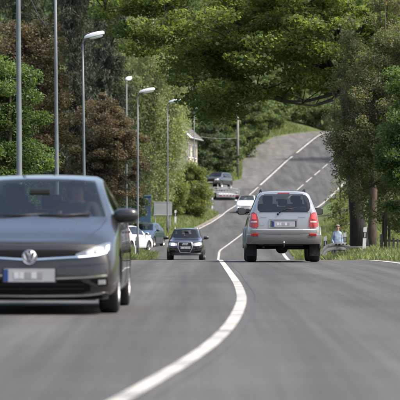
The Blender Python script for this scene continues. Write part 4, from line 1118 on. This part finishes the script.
def standing_man():
    J = {'pelvis': (0, 0, .95), 'spine': (0, 0, 1.12), 'chest': (0, 0, 1.32), 'neck': (0, -.01, 1.49), 'head0': (0, -.025, 1.57), 'head1': (0, -.035, 1.70)}
    rad = {'pelvis': (.17, .12), 'spine': (.165, .12), 'chest': (.165, .12), 'neck': .062, 'head0': (.078, .09), 'head1': (.082, .098)}
    E = [('pelvis', 'spine'), ('spine', 'chest'), ('chest', 'neck'), ('neck', 'head0'), ('head0', 'head1')]
    for s, k in ((-1, 'L'), (1, 'R')):
        J.update({'hip'+k: (s*.10, 0, .88), 'knee'+k: (s*.11, -.02, .49), 'ankle'+k: (s*.11, .02, .09), 'toe'+k: (s*.13, -.16, .04),
                  'sh'+k: (s*.155, 0, 1.39), 'elbow'+k: (s*.235, .03, 1.12), 'wrist'+k: (s*.20, -.14, .92)})
        rad.update({'hip'+k: .10, 'knee'+k: .065, 'ankle'+k: .045, 'toe'+k: .035, 'sh'+k: .068, 'elbow'+k: .048, 'wrist'+k: .034})
        E += [('pelvis', 'hip'+k), ('hip'+k, 'knee'+k), ('knee'+k, 'ankle'+k), ('ankle'+k, 'toe'+k), ('chest', 'sh'+k), ('sh'+k, 'elbow'+k), ('elbow'+k, 'wrist'+k)]
        hand_joints(J, E, rad, J['wrist'+k], k, (0, -.35, -.9), (0, .9, -.35), (-s, 0, 0))
    def reg(a, b, t):
        if a.startswith(('palm', 'f', 't')) or b.startswith('palm') or a == 'neck' or a.startswith('head'): return 'skin'
        if a.startswith('ankle'): return 'post_black'
        if not a.startswith(('sh', 'elbow')) and t < .90: return 'trousers'
        return 'shirt'
    X, D = 6.0, 131
    o = person('person', 'man in a pale blue shirt standing behind the crash barrier by the big tree', (X, D, float(ground_z(X, D))), R(12), J, E, rad, reg, None)
    face_parts(o, (0, -.032, 1.645), .105)
standing_man()
def driver():
    J = {'pelvis': (0, .22, .12), 'spine': (0, .27, .32), 'chest': (0, .33, .52), 'neck': (0, .33, .67), 'head0': (0, .31, .745), 'head1': (0, .30, .86)}
    rad = {'pelvis': (.16, .12), 'spine': (.155, .115), 'chest': (.18, .12), 'neck': .056, 'head0': (.075, .088), 'head1': (.08, .095)}
    E = [('pelvis', 'spine'), ('spine', 'chest'), ('chest', 'neck'), ('neck', 'head0'), ('head0', 'head1')]
    for s, k in ((-1, 'L'), (1, 'R')):
        J.update({'hip'+k: (s*.09, .16, .12), 'knee'+k: (s*.13, -.28, .16), 'ankle'+k: (s*.12, -.52, -.08), 'toe'+k: (s*.12, -.66, -.05),
                  'sh'+k: (s*.185, .31, .61), 'elbow'+k: (s*.25, .08, .42), 'wrist'+k: (s*.17, -.22, .48)})
        rad.update({'hip'+k: .095, 'knee'+k: .065, 'ankle'+k: .045, 'toe'+k: .035, 'sh'+k: .072, 'elbow'+k: .048, 'wrist'+k: .033})
        E += [('pelvis', 'hip'+k), ('hip'+k, 'knee'+k), ('knee'+k, 'ankle'+k), ('ankle'+k, 'toe'+k), ('chest', 'sh'+k), ('sh'+k, 'elbow'+k), ('elbow'+k, 'wrist'+k)]
        hand_joints(J, E, rad, J['wrist'+k], k, (0, -.9, .3), (0, -.2, .9), (-s, 0, 0))
    def reg(a, b, t):
        if a.startswith(('palm', 'f', 't')) or b.startswith('palm') or a == 'neck' or a.startswith('head'): return 'skin'
        if a.startswith(('hip', 'knee', 'ankle')) or (a == 'pelvis' and b.startswith('hip')): return 'trousers'
        return 'jacket'
    mt = golf.root.matrix_basis
    o = person('person', 'driver in a dark jacket seated at the wheel of the dark grey hatchback', mt @ Vector((.68*.52, 2.02, .50)), R(-1), J, E, rad, reg, None)
    face_parts(o, (0, .305, .81), .10)
driver()

# ------------------------------------------------------------------ vegetation
def leaf_quads(name, pos, size, mat, parent=None, droop=0.0, up=0.4, aspect=0.62, jit=0.35, kind=None):
    """one small folded kite per leaf"""
    n = len(pos); pos = np.asarray(pos, np.float32)
    ax = rng.normal(size=(n, 3)); ax[:, 2] = ax[:, 2]*(1-droop) - droop*1.6; ax /= np.linalg.norm(ax, axis=1)[:, None]
    nr_ = rng.normal(size=(n, 3)); nr_[:, 2] = np.abs(nr_[:, 2])+up*2
    sd_ = np.cross(ax, nr_); sd_ /= (np.linalg.norm(sd_, axis=1)[:, None]+1e-9); nn = np.cross(sd_, ax)
    s = (size*(1+jit*rng.normal(size=n)).clip(.45, 1.8))[:, None]
    V = np.empty((n, 4, 3), np.float32)
    V[:, 0] = pos-ax*s*.5; V[:, 2] = pos+ax*s*.5
    V[:, 1] = pos+sd_*s*aspect*.5-ax*s*.05+nn*s*.10; V[:, 3] = pos-sd_*s*aspect*.5-ax*s*.05+nn*s*.10
    me = bpy.data.meshes.new(name); me.vertices.add(n*4); me.vertices.foreach_set('co', V.reshape(-1))
    me.loops.add(n*4); me.loops.foreach_set('vertex_index', np.arange(n*4, dtype=np.int32))
    me.polygons.add(n); me.polygons.foreach_set('loop_start', np.arange(0, n*4, 4, dtype=np.int32)); me.polygons.foreach_set('loop_total', np.full(n, 4, np.int32))
    me.update(calc_edges=True); me.materials.append(M[mat])
    o = bpy.data.objects.new(name, me); COL.objects.link(o)
    if parent: o.parent = parent
    if kind: o['kind'] = kind
    return o
def rand_in_ball(n):
    v = rng.normal(size=(n, 3)); v /= np.linalg.norm(v, axis=1)[:, None]
    return v*(rng.random(n)**.45)[:, None]
def limb(V, F, a, b, r0, r1, sag=0.1, sides=6):
    a, b = Vector(a), Vector(b); L = (b-a).length; n = 6; pts = []
    off = Vector((random.uniform(-1, 1), random.uniform(-1, 1), 0))*L*.07
    for i in range(n):
        u = i/(n-1); p = a.lerp(b, u)+off*math.sin(math.pi*u)+Vector((0, 0, L*sag*math.sin(math.pi*u)))
        pts.append(p+Vector((random.uniform(-1, 1), random.uniform(-1, 1), random.uniform(-1, 1)))*L*.015)
    tube_geo(V, F, pts, [r0+(r1-r0)*(i/(n-1))**.8 for i in range(n)], sides, False); return pts
def tree(name, label, X, D, h, tr, cz, rad, ncl, clr, nleaf, size, leaf, bark='bark', cx=0, cy=0, group=None, cat='tree', lean=(0, 0), flat=.6, droop=0, up=.4, cut=None, aspect=.62, shell=.5, z0=None, twigs=3, sides=10, bough=0):
    """tapered trunk, limbs to every leaf clump, twigs inside the clump; rad = crown radii, cz = crown centre above the foot"""
    zz = float(ground_z(X, D))-.15 if z0 is None else z0
    t = empty(name, (X, D, zz), 0, label, cat, group)
    V, F = [], []
    k = 9; tp = [Vector((lean[0]*u+.05*h*.06*math.sin(u*7), lean[1]*u, h*u)) for u in np.linspace(0, 1, k)]
    tube_geo(V, F, tp, [tr*1.35]+[tr*(1-.85*u**.9)+.012 for u in np.linspace(0.08, 1, k-1)], sides)
    cl = []
    tries = 0
    while len(cl) < ncl and tries < ncl*30:
        tries += 1
        v = rand_in_ball(1)[0]
        L_ = np.linalg.norm(v)
        if L_ < shell*rng.random(): continue
        p = np.array([cx+v[0]*rad[0], cy+v[1]*rad[1], cz+v[2]*rad[2]])
        if cut is not None and not cut(p): continue
        cl.append(p)
    pos = []
    per = nleaf//max(1, len(cl))
    nb = max(4, len(cl)//9); bp_ = []
    for p in cl[:nb]:                                  # main boughs
        hd_ = math.hypot(p[0], p[1]); za = min(.93*h, max(.30*h, bough, p[2]-.55*hd_-.3))
        i = za/h*(k-1); i0 = int(min(k-2, i)); a = tp[i0].lerp(tp[i0+1], i-i0)
        bp_ += limb(V, F, a, p, max(.025, tr*.42*(1-.6*za/h)), .02, -.08 if p[2] < za else .10, 7)[2:]
    for ci, p in enumerate(cl):
        pv = Vector(p); a = min(bp_, key=lambda q: (q-pv).length+max(0, q.z-pv.z)*.5)
        ls = limb(V, F, a, p, .028 if tr > .1 else .015, .008, .05, 5) if ci >= nb else [pv]*6
        r = clr*rng.uniform(.6, 1.35)
        for _ in range(twigs):
            q = Vector(p)+Vector(rand_in_ball(1)[0])*r*Vector((1, 1, flat)).length*.55
            limb(V, F, ls[4], q, .012, .004, .05, 4)
        m = int(per*rng.uniform(.6, 1.4)*(r/clr)**1.2)
        b = rand_in_ball(m)*r; b[:, 2] *= flat
        b[:, 2] -= droop*rng.random(m)*r*1.2
        pos.append(b+p)
    finish('trunk', V, F, bark, t, True)
    leaf_quads('crown', np.concatenate(pos), size, leaf, t, droop=droop, up=up, aspect=aspect)
    return t
def spruce(label, X, D, h, rb, nleaf=62000, size=.24, group='dark spruces'):
    zz = float(ground_z(X, D))-.1; t = empty('spruce_tree', (X, D, zz), 0, label, 'tree', group)
    V, F = [], []; tube_geo(V, F, [(0, 0, 0), (0, 0, h*.5), (0, 0, h)], [.28, .16, .02], 10)
    pos = []; z = 1.0
    while z < h-.4:
        L = rb*(1-z/h)**.75*rng.uniform(.75, 1.15); nb = 7
        for b in range(nb):
            a = rng.uniform(0, 2*math.pi); LL = L*rng.uniform(.7, 1.1); dx, dy = math.cos(a), math.sin(a)
            pts = [Vector((dx*LL*u, dy*LL*u, z-.30*LL*u+.18*LL*u*u)) for u in (0, .35, .7, 1)]
            tube_geo(V, F, pts, [.035, .025, .015, .006], 4, False)
            m = int(nleaf/(h/.45*nb)*1.25*max(.3, LL/rb*1.5))
            u = rng.random(m)**.75
            x = np.stack([dx*LL*u, dy*LL*u, z-.30*LL*u+.18*LL*u*u], 1)
            wd = .32*(1.1-u)[:, None]*LL*.5+.08
            x += rng.normal(size=(m, 3))*np.array([.5, .5, .12])*wd
            x[:, 2] -= rng.random(m)**1.5*.75*(.3+u*.7)
            pos.append(x)
        z += rng.uniform(.35, .55)
    finish('trunk', V, F, 'bark', t, True)
    leaf_quads('crown', np.concatenate(pos), size, 'needle', t, droop=.75, up=.1, aspect=.15)
def weeping_birch(label, X, D, h, rad, nleaf, cz):
    zz = float(ground_z(X, D))-.1; t = empty('birch_tree', (X, D, zz), 0, label, 'tree', 'weeping birches by the verge')
    V, F = [], []; tp = [Vector((.12*math.sin(u*5), 0, h*u)) for u in np.linspace(0, 1, 9)]
    tube_geo(V, F, tp, [.17*(1-.85*u)+.012 for u in np.linspace(0, 1, 9)], 10)
    pos = []; ns = 210
    for i in range(ns):
        v = rand_in_ball(1)[0]; p = Vector((v[0]*rad[0], v[1]*rad[1], cz+abs(v[2])**1.0*math.copysign(1, v[2]+.15)*rad[2]))
        hL = rng.uniform(1.6, 4.6)
        if i % 2 == 0:
            u = min(.97, max(.25, (p.z+.6)/h)); i0 = int(u*8); a = tp[min(7, i0)]; limb(V, F, a, p, .03, .008, .12, 4)
        sw = rng.normal(0, .18, 2)
        tube_geo(V, F, [p, p+Vector((sw[0]*.5, sw[1]*.5, -hL*.5)), p+Vector((sw[0], sw[1], -hL))], [.006, .005, .003], 3, False)
        m = nleaf//ns; u = rng.random(m)
        x = np.array(p)[None]+np.stack([sw[0]*u, sw[1]*u, -hL*u], 1)+rng.normal(size=(m, 3))*np.array([.27, .27, .14])
        pos.append(x[x[:, 2] > .9])
    finish('trunk', V, F, 'birch_bark', t, True)
    leaf_quads('crown', np.concatenate(pos), .125, 'birch', t, droop=.7, up=.1, aspect=.6)

# big maple over the road; two trunks stand side by side at the right verge
def maple_cut(p):
    X = p[0]+6.62; Z = p[2]-1.35
    low = np.interp(X, [-6, -3.2, -1.9, -.8, 0, 1.0, 2.4, 4, 5, 7, 12], [9.5, 8.0, 6.6, 5.2, 4.4, 4.2, 4.9, 5.3, 5.5, 6, 7])
    if Z > 9.6 and rng.random() > .3: return False
    return Z > low+.1
tree('maple_tree', 'huge dark trunked maple whose leafy limbs reach over the road', 6.62, 124, 13.5, .33, 9.8, (9.2, 5.4, 5.0), 255, .85, 150000, .112, 'maple', 'bark', cx=-3.6, cy=-5, lean=(-1.3, -1.5), cut=maple_cut, shell=.3, flat=.42, up=.6, aspect=.9, bough=7.0)
tree('maple_tree', 'slimmer brown trunk standing close behind the right of the thick maple trunk', 7.22, 127, 12, .19, 12.5, (2.6, 3.0, 3.6), 34, .9, 9000, .17, 'maple', 'bark_brown', lean=(.4, .5), aspect=.9)
# right-hand side
tree('young_tree', 'sparse young tree with brownish spring leaves before the maple trunk', 6.85, 111, 9.5, .05, 5.6, (2.15, 2.0, 4.7), 270, .44, 100000, .072, 'olive', 'bark_brown', cx=.15, bough=3.2, shell=.2, up=.3, flat=.8)
tree('leafy_shrub', 'tall green shrub hanging in beside the young brown tree', 7.75, 104, 6.8, .07, 3.9, (1.5, 1.5, 3.1), 110, .5, 40000, .095, 'bushgreen', 'bark_brown', cx=-.2, cat='shrub', shell=.2)
tree('leafy_tree', 'dense green leafed tree filling the space behind the young brown tree', 8.2, 134, 9, .09, 6.0, (2.1, 2.2, 4.2), 110, .6, 38000, .12, 'bushgreen', 'bark', cx=-.1, shell=.3, bough=3.5)
tree('twiggy_shrub', 'thin twiggy shrub with few leaves growing beside the hill road edge', 6.55, 140, 4.6, .035, 2.9, (.75, .8, 1.9), 40, .34, 2300, .085, 'hazel', 'bark_brown', cat='shrub', shell=.1, twigs=5)
tree('twiggy_shrub', 'thin twiggy shrub leaning by the guard post at the foot of the maple', 7.3, 152, 4.2, .03, 2.8, (.7, .8, 1.6), 30, .32, 1700, .08, 'olive', 'bark_brown', cat='shrub', shell=.1, twigs=5)
for (X, D, h, lab) in ((9.2, 146, 5.2, 'dark leafy bush on the grass bank right of the brown trunk'), (10.8, 168, 6.5, 'round leafy bush higher up the right grass bank'), (9.6, 128, 3.4, 'low leafy bush behind the grey wooden fence'), (13.5, 200, 8.0, 'tall bush at the top of the right bank'), (11.3, 188, 7.0, 'bush half hidden by the thick maple trunk')):
    tree('bank_bush', lab, X, D, h*.8, .06, h*.62, (h*.30, h*.3, h*.42), 50, h*.10, 10000, .15, 'bushgreen', 'bark', cat='bush', group='bushes on the right bank', shell=.3)
# left-hand side
tree('leafy_tree', 'fresh green leafy tree beside the tall lamp post', -6.0, 95, 6.4, .10, 3.7, (2.1, 2.0, 3.2), 145, .55, 80000, .082, 'bushgreen', 'bark_brown', cx=-.75, cat='tree', shell=.35, aspect=.75)
tree('copper_tree', 'copper leaved tree towering behind the fresh green tree', -7.3, 118, 9.0, .17, 6.6, (2.5, 2.6, 3.3), 130, .6, 56000, .09, 'copper', 'bark_brown', cx=.2, shell=.3, group='copper leaved trees', aspect=.8)
tree('copper_tree', 'copper leaved tree with brown foliage behind the slim lamp post', -5.05, 160, 9.0, .14, 5.5, (2.15, 1.9, 3.7), 140, .46, 62000, .085, 'copper', 'bark_brown', shell=.3, group='copper leaved trees', aspect=.8)
spruce('dark spruce standing between the two copper trees', -7.2, 172, 20, 3.3)
spruce('dark spruce standing next to the pale birch', -5.6, 182, 21, 2.3)
spruce('dark spruce standing deep behind the tall copper tree', -10.0, 165, 20, 3.6)
spruce('dark spruce farthest back behind the copper trees', -8.5, 205, 23, 4.0)
weeping_birch('pale weeping birch standing before the house', -3.4, 226, 15.5, (2.2, 2.2, 6.0), 90000, 8.8)
weeping_birch('pale weeping birch behind the lamp post with the parked cars', -4.3, 236, 18, (2.9, 2.3, 6.8), 92000, 10.5)
tree('hazel_bush', 'yellow green bush above the grass verge beside the house', -.85, 236, 3.6, .06, 2.3, (1.6, 1.4, 2.2), 100, .55, 42000, .10, 'hazel', 'bark_brown', cat='bush', shell=.3)
tree('hazel_bush', 'yellow green bush between the lamp post and the birch', -2.1, 231, 3.0, .05, 2.0, (1.1, 1.0, 1.9), 60, .5, 22000, .10, 'hazel', 'bark_brown', cat='bush', shell=.3)
tree('leafy_bush', 'dark bush behind the parked cars in the lay-by', -5.6, 192, 4, .06, 2.3, (1.9, 1.3, 2.0), 50, .5, 14000, .14, 'fardark', 'bark', cat='bush', shell=.3)
tree('leafy_bush', 'dark bush under the spruce beside the blue cabin', -4.9, 200, 4.5, .06, 2.5, (1.3, 1.3, 2.1), 40, .5, 12000, .14, 'fardark', 'bark', cat='bush', shell=.3)
for (X, D, r, lab) in ((.0, 305, 1.6, 'dark hedge bush behind the parked off-road car'), (2.6, 315, 1.7, 'dark hedge bush between the parked off-road car and the utility pole'), (.6, 318, 2.2, 'tall dark bush right behind the house corner')):
    tree('hedge_bush', lab, X, D, r*1.6, .06, r*1.25, (r, r, r*1.2), 40, r*.3, 9000, .17, 'fardark', 'bark', cat='bush', shell=.3, group='hedge bushes by the house')
# trees on the hillside beyond the house and along the hill road
hill = [(5.3, 352, 9, 3.0, 'far'), (2.8, 362, 11, 3.4, 'far'), (7.0, 372, 8, 2.6, 'far'), (4.2, 385, 13, 4.0, 'fardark'), (9.5, 392, 8, 2.8, 'far'), (8.0, 405, 12, 3.8, 'far'), (12.0, 408, 9, 3.0, 'far'), (0.5, 345, 12, 3.4, 'fardark'),
        (-2.5, 352, 14, 3.8, 'fardark'), (1.0, 395, 17, 4.6, 'far'), (11, 425, 15, 4.6, 'fardark'), (16, 432, 12, 4.4, 'far'), (21, 436, 12, 4.6, 'fardark'), (27, 440, 13, 5, 'far'), (6, 430, 18, 5, 'fardark'), (-4, 400, 19, 5, 'far'),
        (33, 436, 13, 5, 'fardark'), (34, 396, 11, 4, 'far'), (21.8, 345, 17, 4.2, 'far'), (25, 318, 9, 3.4, 'fardark'), (21, 292, 8, 3.0, 'far'), (37, 420, 14, 5, 'far'), (16, 255, 8, 2.6, 'far'), (-8, 330, 16, 4, 'fardark'), (-11, 300, 17, 4.4, 'far'), (-8, 270, 15, 3.6, 'fardark')]
size_word = lambda v, a: a[int(np.searchsorted([9.5, 12.5, 15.5], v))]
for i, (X, D, h, r, lf) in enumerate(hill):
    side = X < XC(D)
    where = ('beside the top of the hill road' if D > 400 else 'above the kerb of the hill road' if D > 360 else 'close behind the house') if side else ('beyond the top of the hill road' if D > 400 else 'behind the young brown tree')
    tree('hillside_tree', ('dark green ' if lf == 'fardark' else 'mid green ')+size_word(h, ['low bushy', 'rounded', 'broad', 'tall'])+' tree '+where, X, D, h*.85, .2, h*.50, (r, r, h*.50), 70, r*.30, 12000, .27, lf, 'bark', group='trees on the far hillside', shell=.4, twigs=1, sides=6)
for i, (X, D, h) in enumerate(((10.5, 400, 4.2), (13.0, 409, 5.0), (16.5, 411, 5.5), (20.5, 414, 6.0), (24.5, 416, 6.5), (29.5, 416, 6.0), (9.0, 388, 4.0), (6.6, 374, 4.5), (4.6, 360, 5.0), (3.2, 346, 4.6), (3.4, 332, 3.6), (35, 412, 6.5))):
    tree('roadside_bush', ['dense', 'ragged', 'rounded'][i % 3]+' green bush growing at the top of the hill road' if i in (1, 2, 3, 4, 5, 11) else ['dense', 'ragged', 'rounded'][i % 3]+' green bush at the left kerb of the hill road', X, D, h*.8, .08, h*.48, (h*.5, h*.45, h*.5), 45, h*.16, 9000, .22, 'far', 'bark', cat='bush', group='bushes along the hill road', shell=.35, twigs=1, sides=6)
# wood that closes the view
def far_wood():
    pos = []
    for i in range(240):
        x = rng.uniform(-75, 95); D = rng.uniform(455, 560); zz = float(ground_z(x, D)); h = rng.uniform(16, 30); r = rng.uniform(4, 7)
        b = rand_in_ball(420)*np.array([r, r, h*.5]); pos.append(b+np.array([x, D, zz+h*.5]))
    o = leaf_quads('far_wood', np.concatenate(pos), .85, 'fardark', up=.3)
    tag(o, 'dense dark green wood closing the view beyond the hill', 'wood', kind='stuff')
far_wood()

# the tree-lined road goes on unseen; trees added for reflections in the hatchback
src = [o for o in bpy.data.objects if o.name.startswith('hillside_tree')][:6]
for i, (X, D) in enumerate(((-26, -20), (-17, -48), (-6, -70), (8, -85), (24, -78), (38, -52), (-30, 12), (34, 5), (-15, 24), (17, 32))):
    o = src[i % 6]; c = o.copy(); COL.objects.link(c); c.location = (X, D, float(ground_z(X, D))-.2)
    c['label'] = 'unseen roadside tree behind the photographer, added for reflections'; c['group'] = 'unseen roadside trees added for reflections'
    for ch in o.children:
        k = ch.copy(); COL.objects.link(k); k.parent = c

# grass on the verges
def grass(name, label, xf0, xf1, d0, d1, n, hmin, hmax, dens=1.0):
    D = d0+(d1-d0)*rng.random(n); a = np.array([xf0(q) for q in D]); b = np.array([xf1(q) for q in D]); X = a+(b-a)*rng.random(n)
    patch_ = .55+.45*np.sin(X*1.9+D*.31)*np.sin(D*.23+1.3*X)
    Z = ground_z(X, D); h = (hmin+(hmax-hmin)*rng.random(n)**1.6)*(.55+.75*patch_)
    on = (X < XL(D)-.02) | (X > XR(D)+.02)
    X, D, Z, h = X[on], D[on], Z[on], h[on]; n = len(X)
    an = rng.random(n)*2*math.pi; wd = .012+.014*rng.random(n); ln = rng.normal(0, .32, (n, 2))*h[:, None]
    V = np.empty((n, 4, 3), np.float32); cx, sx = np.cos(an)*wd, np.sin(an)*wd
    V[:, 0] = np.stack([X-cx, D-sx, Z-.02], 1); V[:, 1] = np.stack([X+cx, D+sx, Z-.02], 1)
    V[:, 2] = np.stack([X+cx*.5+ln[:, 0]*.5, D+sx*.5+ln[:, 1]*.5, Z+h*.62], 1); V[:, 3] = np.stack([X+ln[:, 0], D+ln[:, 1], Z+h], 1)
    me = bpy.data.meshes.new(name); me.vertices.add(n*4); me.vertices.foreach_set('co', V.reshape(-1))
    me.loops.add(n*4); me.loops.foreach_set('vertex_index', np.arange(n*4, dtype=np.int32))
    me.polygons.add(n); me.polygons.foreach_set('loop_start', np.arange(0, n*4, 4, dtype=np.int32)); me.polygons.foreach_set('loop_total', np.full(n, 4, np.int32))
    me.update(calc_edges=True); me.materials.append(M['grass'])
    o = bpy.data.objects.new(name, me); COL.objects.link(o); tag(o, label, 'grass', kind='stuff')
grass('verge_grass', 'long green grass on the left verge before the parked cars', lambda q: XL(q)-5, lambda q: XL(q), 112, 160, 52000, .14, .45)
grass('verge_grass', 'bright green grass on the left bank below the birch', lambda q: XL(q)-6, lambda q: XL(q), 186, 268, 60000, .12, .40)
grass('verge_grass', 'long green grass on the right verge under the maple', lambda q: XR(q), lambda q: XR(q)+5, 70, 135, 85000, .08, .30)
grass('verge_grass', 'green grass on the sloping right bank behind the trunks', lambda q: XR(q), lambda q: XR(q)+9, 135, 230, 60000, .15, .45)
grass('verge_grass', 'rough green grass at the foot of the utility pole and hill road', lambda q: XL(q)-5, lambda q: XL(q), 300, 400, 26000, .25, .7)
for o in list(bpy.data.objects):
    if o.type == 'LIGHT': o.name = 'sun'
